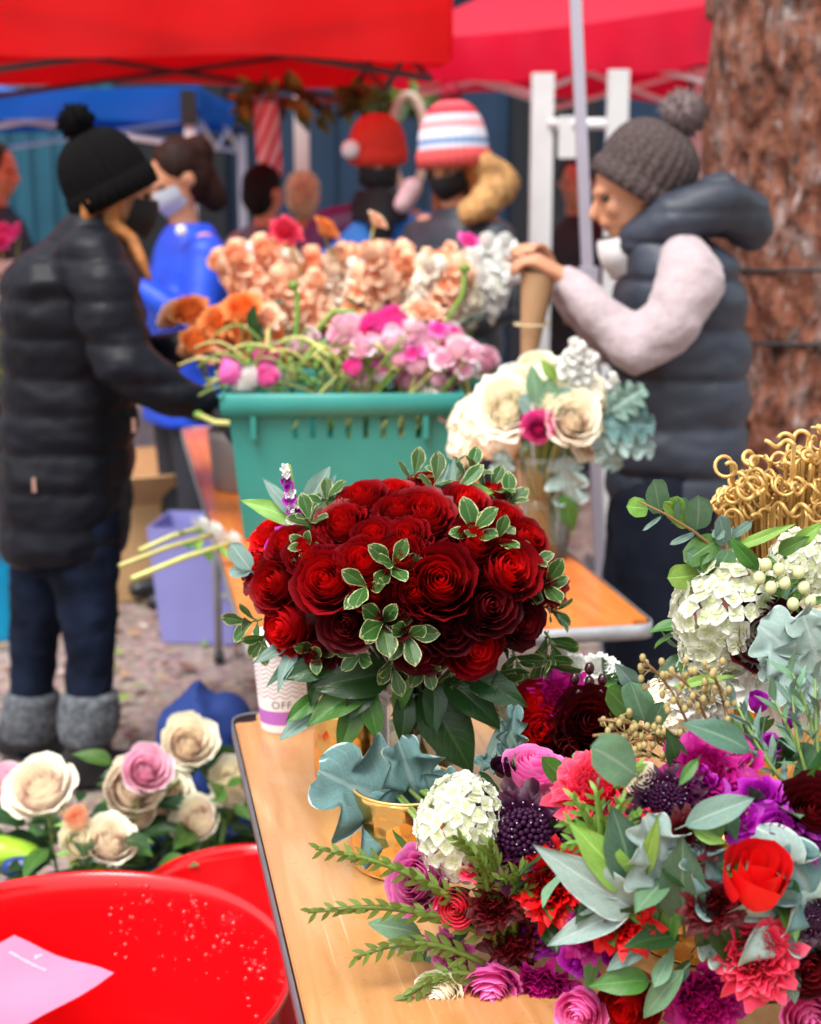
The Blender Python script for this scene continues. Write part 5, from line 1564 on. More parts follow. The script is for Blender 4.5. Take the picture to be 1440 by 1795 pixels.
# ================================================================== SILVERY LEAF IN THE GOLD POT + FRONT ARRANGEMENT
ar1 = thing('mixed_bouquet', 'mixed bouquet of white hydrangea, dark scabiosa and pink roses with spiny stems', 'bouquet', (g2.x, g2.y, TZ + .02))
m1 = Mound(905, 1505, 1.53, (.125, .11, .085))
for (p0, p1, w) in [((748, 1452), (578, 1350), 1.25), ((742, 1450), (712, 1316), 1.0), ((742, 1448), (800, 1372), 1.2), ((752, 1458), (650, 1412), 1.0)]:
    leaf_px(ar1, p0, p1, 1.74, 1.70, 'dusty', M_DUS, w, nrm=Vector((random.uniform(-.2, .2), -.75, .65)), name='silver_leaf')
for (x, y, d, k, m) in [(806, 1442, 185, 'hyd', V_HYD), (922, 1455, 195, 'scab', V_DKP), (738, 1546, 112, 'rose', V_PNK), (938, 1355, 100, 'rose', V_PNK), (968, 1548, 120, 'carn', V_BRT),
        (950, 1645, 96, 'sweet', V_PUR), (792, 1672, 76, 'carn', V_PNK), (826, 1518, 60, 'sweet', V_COR), (955, 1588, 28, 'tulip', V_PUR), (925, 1580, 26, 'tulip', V_LIL), (868, 1590, 84, 'carn', V_MAR), (900, 1650, 96, 'carn', V_MAR),
        (800, 1590, 70, 'ran', V_COR), (860, 1730, 100, 'rose', V_PNK), (950, 1740, 110, 'carn', V_MAG), (770, 1745, 90, 'garden', V_CRM), (885, 1345, 44, 'ran', V_DKP)]:
    bloom(ar1, m1, x, y, d, k, m, sink=.3)
def spiny(parent, p0, p1, Ya, Yb, n=20, ll=30, mat=None, bow=0.02):
    a, b = P(p0[0], p0[1], Ya), P(p1[0], p1[1], Yb)
    pts = curve_pts(a, b, Vector((0, 0, bow)), 9)
    st = stem(parent, pts, [.0036] * 4 + [.0032, .003, .0026, .002, .0012], mat or M_MID, 'spiny_branch')
    for i in range(n):
        v = .12 + .88 * i / n
        q = v * 8; j = min(7, int(q)); p = pts[j].lerp(pts[j + 1], q - j)
        t = (pts[j + 1] - pts[j]).normalized()
        s2 = Matrix.Rotation(i * 2.2, 3, t) @ t.orthogonal().normalized()
        put_leaf(st, p, t * .8 + s2 * .7, (CAM - p) + s2, S(ll, p) * (1.2 - .5 * v), 'blade', mat or M_BRI, 3.6)
M_SPI = leaf_mat('spiny_green', (.13, .2, .03), rough=.4, vein=(.2, .26, .05))
for (a, b, n) in [((880, 1640), (553, 1488), 26), ((890, 1655), (540, 1600), 26), ((850, 1690), (620, 1680), 18), ((900, 1650), (800, 1468), 20), ((880, 1640), (855, 1480), 20), ((900, 1650), (912, 1525), 16), ((870, 1660), (835, 1500), 18), ((905, 1660), (880, 1540), 14), ((880, 1650), (925, 1560), 14), ((860, 1720), (700, 1760), 18)]:
    spiny(ar1, a, b, 1.44, 1.43 - .02 * random.random(), int(n * 1.5), 36, M_SPI)
for (a, b, k, m, w) in [((740, 1640), (655, 1610), 'ellip', M_EUC, 1.2), ((750, 1650), (690, 1660), 'ellip', M_SIL, 1.0), ((735, 1660), (725, 1715), 'ellip', M_BRI, 1.1), ((790, 1640), (735, 1690), 'ellip', M_EUD, 1.0)]:
    leaf_px(ar1, a, b, 1.5, 1.49, k, m, w)
core(ar1, m1, 55, [M_DK, M_MID, M_DK], .045, r=.8)
pstems(ar1, m1, g2, .05, TZ + .0, TZ + .1, 10, M_STEM)

# ================================================================== LARGE JEWEL-TONED ARRANGEMENT
p = PZ(1230, 1640, TZ)
vessel('hammered gold bowl under the magenta and red bouquet', p, .075, .09)
ar2 = thing('mixed_bouquet', 'lush bouquet of magenta stock, red tulip and eucalyptus spilling over the table', 'bouquet', (p.x, p.y, TZ + .02))
m2 = Mound(1235, 1510, 1.42, (.175, .14, .125))
for (x, y, d, k, m) in [(1045, 1372, 135, 'carn', V_COR), (1170, 1400, 128, 'scab', V_DKP), (1240, 1345, 120, 'carn', V_MAG), (1290, 1330, 100, 'sweet', V_MAG), (1340, 1395, 92, 'sweet', V_PUR), (1300, 1430, 88, 'sweet', V_PUR), (1352, 1300, 60, 'sweet', V_PUR),
        (1225, 1380, 90, 'sweet', V_PUR), (1365, 1450, 90, 'sweet', V_PUR), (1355, 1490, 80, 'sweet', V_PUR), (1400, 1480, 80, 'sweet', V_PUR), (1148, 1446, 60, 'sweet', V_BRT), (1425, 1430, 130, 'rose', V_MAR), (1325, 1680, 130, 'carn', V_COR), (1412, 1688, 100, 'rose', V_MAR),
        (1085, 1610, 110, 'carn', V_BRT), (1030, 1640, 80, 'carn', V_MAG), (1075, 1672, 40, 'tulip', V_PUR), (1010, 1690, 70, 'sweet', V_PUR), (1250, 1590, 90, 'carn', V_MAR), (1210, 1470, 90, 'carn', V_MAR), (1130, 1370, 60, 'ran', V_CRM),
        (1110, 1750, 110, 'rose', V_RED), (1240, 1760, 120, 'carn', V_MAG), (1020, 1770, 90, 'rose', V_PNK), (1420, 1780, 110, 'garden', V_PNK), (1430, 1610, 90, 'scab', V_DKP), (1330, 1230, 40, 'tulip', V_PUR), (1385, 1260, 34, 'tulip', V_PUR)]:
    bloom(ar2, m2, x, y, d, k, m, sink=.3, dY=0.0)
YF = 1.285
bloom(ar2, m2, 1322, 1560, 124, 'tulip', V_BRT, sink=-.2, tilt=0.1, up=1.6)
for (a, b, k, m, w) in [((1318, 1318), (1218, 1256), 'ellip', M_EUD, 1.0), ((1115, 1360), (1052, 1302), 'round', M_EUC, 1.0), ((1200, 1448), (1318, 1396), 'ellip', M_SIL, 1.0), ((1110, 1560), (1092, 1428), 'ellip', M_EUD, 1.25), ((1200, 1625), (1192, 1480), 'ellip', M_EUD, 1.1),
        ((1108, 1562), (1022, 1450), 'lance', M_BRI, 1.5), ((1120, 1600), (965, 1500), 'broad', M_DUW, .7), ((1110, 1590), (960, 1655), 'broad', M_DUW, .65), ((1100, 1570), (1000, 1520), 'broad', M_DUW, .75), ((1180, 1640), (1075, 1560), 'ellip', M_MID, .8), ((1190, 1640), (1100, 1650), 'broad', M_DK, .8),
        ((1160, 1640), (1060, 1690), 'ellip', M_SIL, .9), ((1170, 1660), (1185, 1570), 'ellip', M_MID, .8), ((1220, 1660), (1280, 1580), 'ellip', M_DK, .9), ((1240, 1420), (1268, 1470), 'ellip', M_MID, 1.3), ((1215, 1455), (1270, 1478), 'ellip', M_BRI, 1.2), ((1225, 1330), (1190, 1375), 'ellip', M_MID, .9),
        ((1120, 1540), (1160, 1450), 'lance', M_BRI, 1.0), ((1290, 1620), (1220, 1550), 'broad', M_DUW, .7), ((1300, 1690), (1250, 1600), 'ellip', M_DK, .9), ((1140, 1720), (1040, 1720), 'broad', M_MID, .9), ((1280, 1720), (1370, 1760), 'broad', M_DK, .9), ((1200, 1700), (1120, 1780), 'ellip', M_EUC, 1.0), ((1370, 1660), (1400, 1760), 'ellip', M_SIL, 1.0)]:
    leaf_px(ar2, a, b, YF + .02, YF - .02 + .04 * random.random(), k, m, w)
for (a, b, w, m) in [((1420, 1690), (1345, 1490), 1.1, M_DUW), ((1445, 1640), (1400, 1500), 1.1, M_DUS), ((1160, 1560), (1145, 1450), 1.1, M_DUW), ((1280, 1600), (1230, 1500), 1.0, M_DUS), ((1230, 1640), (1310, 1690), 1.0, M_DUW)]:
    leaf_px(ar2, a, b, YF + .03, YF, 'dusty', m, w, nrm=Vector((random.uniform(-.3, .3), -.8, .6)), name='silver_leaf')
# feathery bright green foliage
for (a, b) in [((1050, 1480), (1000, 1395)), ((1055, 1480), (1045, 1385)), ((1060, 1480), (1095, 1400)), ((1050, 1490), (985, 1440)), ((1065, 1490), (1120, 1430)), ((1050, 1500), (990, 1480)), ((1080, 1380), (1120, 1345)), ((1380, 1580), (1420, 1520)), ((1390, 1580), (1440, 1540))]:
    spiny(ar2, a, b, 1.34, 1.33, 10, 34, M_BRI, .006)
core(ar2, m2, 90, [M_DK, M_MID, M_EUC, M_DK, M_DK], .055, r=.84)
# seeded eucalyptus: twigs ending in little seed pods
def seeded(parent, a, b, Ya, n=16, mat=None, seedm=None, sz=.0032):
    A_, B_ = P(a[0], a[1], Ya), P(b[0], b[1], Ya - .03)
    pts = curve_pts(A_, B_, Vector((0, 0, .012)), 7)
    st = stem(parent, pts, [.0016] * 7, M_BRN, 'seeded_twig')
    for i in range(n):
        v = .25 + .75 * i / n; q = v * 6; j = min(5, int(q)); p = pts[j].lerp(pts[j + 1], q - j)
        d = Vector((random.gauss(0, 1), random.gauss(0, .6), random.gauss(0, 1))).normalized()
        e = p + d * random.uniform(.008, .02)
        mb = MB(); mb.add(*tube([p, p.lerp(e, .6) + Vector((0, 0, .001)), e], [.0008, .0007, .0006], 4)); mb.add(*ell(e, (sz, sz, sz * 1.35), None, 7, 5))
        obj('seed_pod', mb.mesh('seed_pod', seedm or plain('seed_tan', (.38, .3, .12), .6)), st)
for (a, b) in [((1200, 1330), (1050, 1262)), ((1200, 1330), (1040, 1290)), ((1220, 1300), (1130, 1160)), ((1200, 1320), (1090, 1310)), ((1250, 1290), (1180, 1180)), ((1280, 1280), (1240, 1170))]:
    seeded(ar2, a, b, 1.44)
# long tapering stems and tendrils on the outer side
for (a, b) in [((1440, 1420), (1360, 1230)), ((1430, 1400), (1390, 1220)), ((1445, 1380), (1430, 1190)), ((1400, 1420), (1310, 1260)), ((1380, 1380), (1290, 1230)), ((1440, 1340), (1390, 1180))]:
    p0_, p1_ = P(a[0], a[1], 1.40), P(b[0], b[1], 1.42)
    sprig(ar2, p0_, p1_ - p0_, (p1_ - p0_).length, 8, 'lance', random.choice([M_SIL, M_EUC, M_SIL]), S(62, p0_), .6, 1.2)
pstems(ar2, m2, p, .06, TZ, TZ + .09, 12, M_STEM)

# ================================================================== WHITE HYDRANGEA ARRANGEMENT
p = PZ(1345, 1420, TZ)
vessel('tall hammered gold vase under the white hydrangeas', p, .06, .2)
ar3 = thing('mixed_bouquet', 'bouquet of white hydrangeas, a maroon rose and cream berries with round eucalyptus', 'bouquet', (p.x, p.y, TZ + .02))
m3 = Mound(1345, 1110, 1.70, (.125, .11, .11))
for (x, y, d, k, m) in [(1272, 1062, 225, 'hyd', V_HYD), (1415, 985, 140, 'hyd', V_HYD), (1292, 1160, 130, 'sweet', V_WHT), (1240, 1140, 110, 'hyd', V_HYD), (1342, 1112, 128, 'rose', V_MAR), (1436, 1092, 100, 'garden', V_BLU), (1400, 1240, 110, 'sweet', V_WHT), (1170, 1250, 120, 'hyd', V_CRM),
        (1225, 1215, 110, 'carn', V_WHT), (1435, 1210, 90, 'rose', V_BLU), (1330, 1200, 80, 'sweet', V_WHT)]:
    bloom(ar3, m3, x, y, d, k, m, sink=.4)
berry = plain('cream_berry', (.62, .62, .32), .35, coat=.2)
for (x, y) in [(1366, 998), (1343, 990), (1376, 1022), (1391, 1059), (1421, 1054), (1332, 1013), (1401, 1003), (1352, 1030), (1410, 1030)]:
    pp_ = P(x, y, 1.575); mb = MB(); rr = S(11, pp_)
    mb.add(*ell(pp_, (rr, rr, rr * 1.15), None, 14, 10)); br = obj('berry', mb.mesh('berry', berry), ar3)
    mb = MB(); mb.add(*tube([pp_ + Vector((0, 0, rr)), pp_ + Vector((.001, -.001, rr * 1.7))], [.001, .0005], 5)); obj('berry_tip', mb.mesh('berry_tip', M_BRN), br)
    put_leaf(ar3, pp_ + Vector((0, .008, -rr)), Vector((random.uniform(-1, 1), .2, random.uniform(-.6, .6))), Vector((0, -1, .5)), S(38, pp_), 'ellip', M_MID)
    stem(ar3, [pp_ + Vector((0, 0, -rr)), pp_ + Vector((.0, .03, -.03))], .0012)
for (a, b, w, m) in [((1435, 1190), (1350, 1098), 1.6, M_DUW), ((1445, 1200), (1420, 1090), 1.5, M_DUW), ((1430, 1190), (1345, 1160), 1.3, M_DUW)]:
    leaf_px(ar3, a, b, 1.53, 1.51, 'dusty', m, w, nrm=Vector((random.uniform(-.2, .2), -.8, .6)), name='silver_leaf')
br_ = stem(ar3, [P(1330, 1040, 1.66), P(1262, 968, 1.64), P(1215, 930, 1.63), P(1165, 900, 1.62), P(1120, 878, 1.62)], [.0022, .002, .0018, .0014, .001], M_BRN, 'eucalyptus_branch')
for (a, b, m, w) in [((1137, 892), (1102, 885), M_BRI, 1.1), ((1158, 900), (1148, 842), M_EUC, 1.0), ((1180, 912), (1190, 872), M_BRI, 1.0), ((1205, 925), (1168, 880), M_BRI, .6), ((1222, 930), (1230, 872), M_EUC, 1.1), ((1200, 915), (1196, 874), M_EUC, .9), ((1262, 945), (1200, 978), M_MID, 1.0), ((1250, 930), (1270, 940), M_SIL, 1.0),
        ((1228, 1008), (1172, 1014), M_BRI, 1.05), ((1255, 1005), (1282, 965), M_EUC, 1.1), ((1262, 1010), (1235, 975), M_MID, 1.0), ((1270, 955), (1266, 905), M_SIL, .9), ((1285, 940), (1318, 915), M_SIL, .55), ((1220, 935), (1178, 952), M_SIL, .35), ((1160, 905), (1128, 930), M_SIL, .25), ((1250, 995), (1205, 968), M_EUC, .8)]:
    leaf_px(br_, a, b, 1.64, 1.62, 'round', m, w, nrm=Vector((random.uniform(-.25, .25), -1, .35 + random.uniform(-.2, .2))))
stem(br_, [P(1330, 1050, 1.66), P(1285, 990, 1.64), P(1228, 1008, 1.63)], .0012, M_BRN, 'twig')
for (a, b, k, m, w) in [((1290, 960), (1395, 920), 'lance', M_BRI, .8), ((1365, 970), (1415, 940), 'broad', M_MID, .9), ((1385, 960), (1440, 925), 'ellip', M_BRI, 1.0), ((1330, 1000), (1290, 950), 'ellip', M_MID, .9), ((1110, 1260), (1075, 1205), 'round', M_MID, 1.0), ((1130, 1265), (1112, 1200), 'round', M_EUC, 1.0), ((1140, 1275), (1165, 1235), 'round', M_EUC, .9),
        ((1120, 1210), (1085, 1165), 'ellip', M_SIL, 1.1), ((1180, 1205), (1290, 1180), 'lance', M_BRI, .7)]:
    leaf_px(ar3, a, b, 1.60, 1.58, k, m, w)
core(ar3, m3, 55, [M_DK, M_MID, M_EUC, M_SIL], .05, r=.75)
pstems(ar3, m3, p, .05, TZ, TZ + .2, 12, M_STEM)

# ================================================================== DARK RED LOW BOUQUET
p = PZ(1010, 1400, TZ)
vessel('low hammered gold bowl under the maroon and magenta blooms', p, .06, .08)
ar4 = thing('mixed_bouquet', 'small bouquet of maroon roses, one magenta carnation and dark berries', 'bouquet', (p.x, p.y, TZ + .02))
m4 = Mound(1005, 1268, 1.86, (.085, .08, .07))
for (x, y, d, k, m) in [(978, 1228, 100, 'carn', V_MAG), (955, 1282, 112, 'garden', V_BRT), (1035, 1270, 125, 'rose', V_MAR), (1000, 1310, 100, 'rose', V_MAR), (1010, 1168, 70, 'carn', V_WHT), (1050, 1165, 60, 'carn', V_WHT), (928, 1192, 90, 'hyd', V_CRM), (890, 1245, 70, 'ran', V_BLU), (1068, 1300, 80, 'rose', V_MAR), (940, 1240, 90, 'rose', V_RED)]:
    bloom(ar4, m4, x, y, d, k, m, sink=.3)
dkb = plain('dark_berry', (.03, .004, .008), .25, coat=.4)
for (x, y) in [(1008, 1190), (1034, 1172), (1034, 1196), (1057, 1192), (1035, 1222), (1055, 1215), (1015, 1215), (1046, 1240)]:
    pp_ = P(x, y, 1.80); rr = S(9, pp_); mb = MB(); mb.add(*ell(pp_, (rr, rr, rr * 1.3), None, 12, 8)); obj('berry', mb.mesh('berry', dkb), ar4)
    stem(ar4, [pp_ - Vector((0, 0, rr)), pp_ + Vector((0, .02, -.03))], .001, M_BRN)
for (a, b, k, m, w) in [((892, 1325), (905, 1245), 'dusty', M_DUS, .7), ((885, 1350), (838, 1330), 'dusty', M_DUS, .8), ((900, 1330), (880, 1260), 'broad', M_SIL, .6), ((1080, 1290), (1115, 1215), 'round', M_MID, 1.0), ((905, 1345), (895, 1400), 'ellip', M_EUD, 1.0)]:
    leaf_px(ar4, a, b, 1.78, 1.77, k, m, w)
core(ar4, m4, 30, [M_DK, M_MID], .045, r=.75)
pstems(ar4, m4, p, .045, TZ, TZ + .08, 8, M_STEM)

# ================================================================== GOLD CURLED PICKS
p = PZ(1395, 1330, TZ)
vessel('hammered gold vase crammed with curled golden sticks', p, .058, .16)
gp = thing('curled_sticks', 'fan of shiny golden sticks with curled loop tips', 'sticks', (p.x, p.y, TZ + .02))
for i in range(115):
    tx = random.uniform(1262, 1480); 
    edge = 930 - (tx - 1250) * .78
    ty = random.uniform(max(735, edge - 40), max(760, min(905, edge + 130)))
    if i < 6: tx, ty = [(1268, 862), (1283, 815), (1300, 840), (1290, 865), (1320, 800), (1335, 830)][i]
    Yq = 1.83 + random.uniform(-.035, .05)
    tip = P(tx, ty, Yq)
    bot = Vector((p.x + (tip.x - p.x) * .30, p.y + random.uniform(-.02, .02), TZ + .02))
    rr = S(random.uniform(6, 17), tip) * (1.5 if i == 1 else 1)
    yaw = random.uniform(0, 2 * PI) if i > 5 else PI
    dx, dy = math.cos(yaw), math.sin(yaw)
    pts = [bot, bot.lerp(tip, .5), tip]
    for a in np.linspace(0, 2 * PI * random.uniform(.9, 1.7), 20):
        q = rr * (1 - .03 * a)
        pts.append(tip + Vector((dx * (q - q * math.cos(a)), dy * (q - q * math.cos(a)), q * math.sin(a))) + Vector((-dy, dx, 0)) * .0042 * a)
    mb = MB(); mb.add(*tube(pts, [random.uniform(.0019, .003)] * 23, 6, True, 1.0)); obj('stick', mb.mesh('stick', gold), gp)

# ================================================================== CREAM BOUQUET IN THE FLARED GLASS VASE
cbq = thing('cream_bouquet', 'loose bouquet of cream roses, white stock and silvery leaves in the flared vase', 'bouquet', (CV.x, CV.y, TZ + .02))
mc = Mound(958, 735, CV.y + .02, (.15, .13, .085))
for (x, y, d, k, m) in [(832, 745, 115, 'hyd', V_CRM), (885, 712, 112, 'garden', V_CRM), (922, 680, 80, 'rose', V_BLU), (1005, 735, 92, 'rose', V_BLU), (1000, 655, 80, 'garden', V_CRM), (1062, 700, 100, 'carn', V_WHT), (1030, 690, 90, 'hyd', V_CRM), (945, 748, 56, 'ran', V_HOT), (910, 678, 40, 'ran', V_HOT),
        (815, 785, 70, 'hyd', V_CRM), (1080, 745, 90, 'hyd', V_CRM), (870, 765, 90, 'hyd', V_CRM), (1040, 775, 70, 'rose', V_BLU), (965, 700, 80, 'garden', V_CRM), (940, 645, 60, 'rose', V_CRM), (900, 655, 50, 'rose', V_WHT)]:
    bloom(cbq, mc, x, y, d, k, m, sink=.3)
for (x, y, h) in [(990, 640, 70), (1015, 650, 60), (1080, 680, 50)]:
    b0 = P(x, y + 25, CV.y - .06); obj('stock', fmesh('stock', 0, V_WHT), cbq, frame(b0, (random.uniform(-.3, .4), -.3, 1), None, S(h, b0)))
for (a, b, k, m, w) in [((955, 745), (920, 690), 'round', M_SIL, 1.0), ((960, 745), (960, 665), 'round', M_EUC, .9), ((965, 740), (1000, 680), 'round', M_SIL, .9), ((945, 720), (935, 640), 'ellip', M_EUC, 1.0), ((975, 670), (955, 630), 'ellip', M_BRI, 1.2), ((1060, 740), (1150, 745), 'dusty', M_DUS, 1.1), ((1070, 720), (1130, 680), 'dusty', M_SIL, 1.1),
        ((1060, 765), (1150, 785), 'dusty', M_DUW, .9), ((1050, 760), (1085, 825), 'dusty', M_DUW, .9), ((990, 800), (1005, 905), 'dusty', M_DUW, .8), ((985, 860), (1005, 935), 'ellip', M_MID, 1.1), ((880, 790), (880, 850), 'dusty', M_DUW, .8)]:
    leaf_px(cbq, a, b, CV.y - .09, CV.y - .10, k, m, w)
core(cbq, mc, 30, [M_MID, M_EUC, M_SIL], .06, r=.7)
for i in range(26):
    a = i * 2.39996; q = math.sqrt((i + .5) / 26)
    top = mc.c + Vector((.10 * q * math.cos(a), .09 * q * math.sin(a), -.02)); neck = Vector((CV.x + .05 * q * math.cos(a), CV.y + .05 * q * math.sin(a), TZ + .2)); bot = Vector((CV.x + .05 * q * math.cos(a + 2), CV.y + .05 * q * math.sin(a + 2), TZ + .02))
    stem(cbq, [bot, neck, top], .0036, M_YST if i % 3 else M_BRI)

# ================================================================== LOOSE FLOWERS IN THE TEAL CRATE
def ran_thing(px, py, Y, dia, mat, label, group, kind='ran', stem_to=None, face=None, drop=.22, sm=None, bow=None):
    c = P(px, py, Y); R = S(dia / 2, c)
    t = thing('cut_flower', label, 'flower', c, group)
    d = Vector(face) if face else Vector((random.gauss(0, .5), -.6 + random.gauss(0, .3), .8))
    obj('bloom', fmesh(kind, random.randrange(4), mat), t, frame(c, d, (random.gauss(0, 1), 0, random.gauss(0, 1)), R))
    e = Vector(stem_to) if stem_to else c + Vector((random.uniform(-.2, .02), random.uniform(-.0, .08), -drop))
    pts = curve_pts(c - d.normalized() * R * .3, e, Vector(bow) if bow else Vector((random.uniform(-.03, .03), 0, random.uniform(0, .04))), 7)
    stem(t, pts, .0032, sm or random.choice((M_STEM, M_BRI, M_YST)))
    return t
G1 = 'loose pink flowers in the teal crate'
crz = TZ + CH
for i in range(125):
    px = random.triangular(560, 860, 790); py = random.uniform(570, 690)
    if px > 800: py = random.uniform(600, 660)
    m = random.choice((V_LIL, V_LIL, V_HOT, V_LIL, V_LIL, V_WHT))
    kd = random.choice(('ran', 'sweet', 'ran'))
    cn = {V_LIL.name: 'pale pink', V_HOT.name: 'hot pink', V_PNK.name: 'candy pink', V_WHT.name: 'white'}[m.name]
    ran_thing(px, py, CB.y + random.uniform(.0, .34), random.uniform(26, 48), m, 'small %s %s bloom among the tangle in the teal crate' % (cn, 'round' if kd == 'ran' else 'frilly'), '%s %s blooms in the teal crate' % (cn, 'round' if kd == 'ran' else 'frilly'), kd)
for (x, y, d, m, lab) in [(402, 656, 52, V_PNK, 'round pink bloom resting over the corner of the teal crate'), (438, 668, 54, V_WHT, 'white bloom resting on the rim of the teal crate'), (468, 664, 40, V_PNK, None), (474, 628, 50, V_HOT, None), (606, 594, 54, V_LIL, 'large pale lilac bloom standing above the pink tangle'), (690, 578, 70, V_HOT, None), (660, 585, 60, V_HOT, None),
        (712, 590, 54, V_HOT, None), (742, 550, 64, V_PCH, 'peach bloom behind the hot pink cluster'), (772, 732, 44, V_LIL, 'pale pink bloom hanging over the rim of the teal crate'), (620, 648, 36, V_HOT, None), (525, 612, 34, V_LIL, None), (545, 590, 30, V_LIL, None)]:
    ran_thing(x, y, CB.y + (.02 if y > 640 else .16), d, m, lab or 'larger pink bloom clustered at the top of the teal crate', 'large pink blooms in the teal crate' if lab is None else None, 'carn' if m is V_PCH else 'ran', stem_to=(CX + random.uniform(-.1, .1), CY, crz - .08))
for i in range(90):                                       # bare green stems and buds lying across the crate
    px = random.uniform(420, 700); py = random.uniform(600, 685); Yq = CB.y + random.uniform(.0, .3)
    a = P(px, py, Yq); b = P(px + random.uniform(-110, 50), py + random.uniform(-30, 50), Yq + random.uniform(-.05, .1)); b.z = max(b.z, crz - .02)
    t = thing('cut_flower', 'pale green cut stem lying in the teal crate', 'stem', a, 'cut stems in the teal crate')
    stem(t, curve_pts(a, b, Vector((0, 0, random.uniform(-.01, .05))), 7), [.004, .004, .0038, .0035, .0035, .003, .003], random.choice((M_YST, M_YST, M_BRI, M_STEM)), 'stalk')
    if i % 3 == 0:
        mb = MB(); mb.add(*ell(a, (.008, .008, .010), None, 10, 7)); obj('bud', mb.mesh('bud', M_BRI), t)
for (pts, lab) in [([(540, 640), (555, 580), (585, 545), (620, 545), (628, 570)], 'pale green stem arching over in a hook above the crate'), ([(515, 650), (520, 580), (522, 520), (515, 500)], 'tall pale green stem standing up beside the peach stocks'), ([(760, 600), (785, 560), (812, 515), (815, 470)], 'long green stem leaning up to the white stocks')]:
    pp_ = [P(x, y, CB.y + .2) for x, y in pts]
    t = thing('cut_flower', lab, 'stem', pp_[0])
    stem(t, pp_, .006, M_BRI, 'stalk')
    mb = MB(); mb.add(*ell(pp_[-1], (.014, .014, .012), None, 10, 7)); obj('bud', mb.mesh('bud', M_BRI), t)

# ================================================================== PEACH STOCKS, ORANGE BUNCH
for i in range(64):
    px = random.uniform(440, 800); py = random.uniform(446, 540)
    b0 = P(px, py + 40, C2.y + random.uniform(-.2, .2))
    m = random.choice((V_PCH, V_PCH, V_PCH, V_BLU)) if px < 690 else random.choice((V_PCH, V_CRM, V_BLU))
    t = thing('stock_stem', '%s stock flower spike in the teal bucket' % {V_PCH.name: 'peach', V_CRM.name: 'cream', V_BLU.name: 'blush'}[m.name], 'flower', b0, '%s stock spikes' % m.name)
    tilt = Vector(((px - 640) / 300 + random.gauss(0, .35), random.uniform(-.9, .1), 1))
    o = obj('spike', fmesh('stock', i % 3, m), t, frame(b0 - tilt.normalized() * .05, tilt, (random.gauss(0, 1), 1, 0), S(random.uniform(80, 120), b0)))
    stem(t, [b0, Vector((C2.x + (b0.x - C2.x) * .6, C2.y + (b0.y - C2.y) * .5, TZ + .05))], .004, M_STEM)
    if i % 2 == 0: put_leaf(t, b0 - Vector((0, 0, .06)), Vector((random.uniform(-1, 1), -.5, .3)), Vector((0, -1, 1)), .11, 'lance', random.choice((M_DK, M_EUD)))
for i in range(9):
    px = random.uniform(770, 860); py = random.uniform(450, 530)
    b0 = P(px, py + 30, C2.y - .1)
    t = thing('stock_stem', 'white stock flower spike leaning over the bucket edge', 'flower', b0, 'white stock spikes')
    obj('spike', fmesh('stock', i % 3, V_WHT), t, frame(b0, (.5, -.4, .7), None, S(90, b0))); stem(t, [b0, Vector((C2.x + .15, C2.y, TZ + .05))], .004, M_STEM)
for (x, y) in [(872, 505), (895, 480), (882, 465)]:
    ran_thing(x, y, 4.1, 40, V_WHT, 'white floret on the drooping stock beside the dark coat', 'drooping white florets', 'sweet', stem_to=P(810, 520, 4.2))
for (x, y, d, m) in [(420, 462, 46, V_BRT), (430, 488, 40, V_BRT), (660, 388, 34, V_PCH), (500, 408, 50, V_COR), (570, 402, 47, V_ORG), (822, 424, 34, V_HOT)]:
    ran_thing(x, y, C2.y - .1, d, m, {46: 'scarlet bloom at the edge of the peach stocks', 40: 'lower scarlet bloom below its twin by the peach stocks', 34: 'small lone bloom topping the peach stocks', 47: 'orange carnation topping the peach stocks', 50: 'coral bloom among the peach stocks'}.get(d, 'bloom'), 'lone blooms above the stocks' if d == 34 else None, 'carn', stem_to=(C2.x, C2.y, TZ + .2))
OB = P(420, 640, 4.0)
bucket_t = thing('flower_jar', 'grey jar holding orange and peach blooms beside the black sleeve', 'jar', (OB.x, OB.y, TZ))
mb = MB(); mb.add(*lathe([(.003, 0), (.07, 0), (.075, .006), (.085, .13), (.088, .16), (.083, .16), (.072, .012), (.003, .01)], 32)); obj('wall', mb.mesh('wall', plain('grey_ceramic', (.25, .22, .22), .5)), bucket_t, Matrix.Translation((OB.x, OB.y, TZ)))
for i in range(22):
    px, py = random.uniform(300, 495), random.uniform(545, 625)
    m = random.choice((V_ORG, V_PCH, V_PCH, V_ORG, V_CRM if px < 360 else V_ORG))
    ran_thing(px, py, OB.y + random.uniform(-.12, .12), random.uniform(44, 72), m, '%s bloom bunched in the grey jar' % {V_ORG.name: 'orange', V_PCH.name: 'soft peach', V_CRM.name: 'cream'}[m.name], '%s blooms in the jar' % m.name.replace('_', ' '), random.choice(('garden', 'carn')), stem_to=(OB.x, OB.y, TZ + .05))
for (x, y) in [(440, 560), (450, 590)]:
    t = thing('flower_leaf', 'dark olive leaf spray among the orange blooms', 'leaf', P(x, y, OB.y - .14), 'olive leaves in the jar'); leaf_px(t, (x, y + 22), (x + 6, y - 26), OB.y - .14, OB.y - .15, 'ellip', M_DK, 1.1, name='blade'); stem(t, [P(x, y + 22, OB.y - .14), Vector((OB.x, OB.y, TZ + .1))], .002)

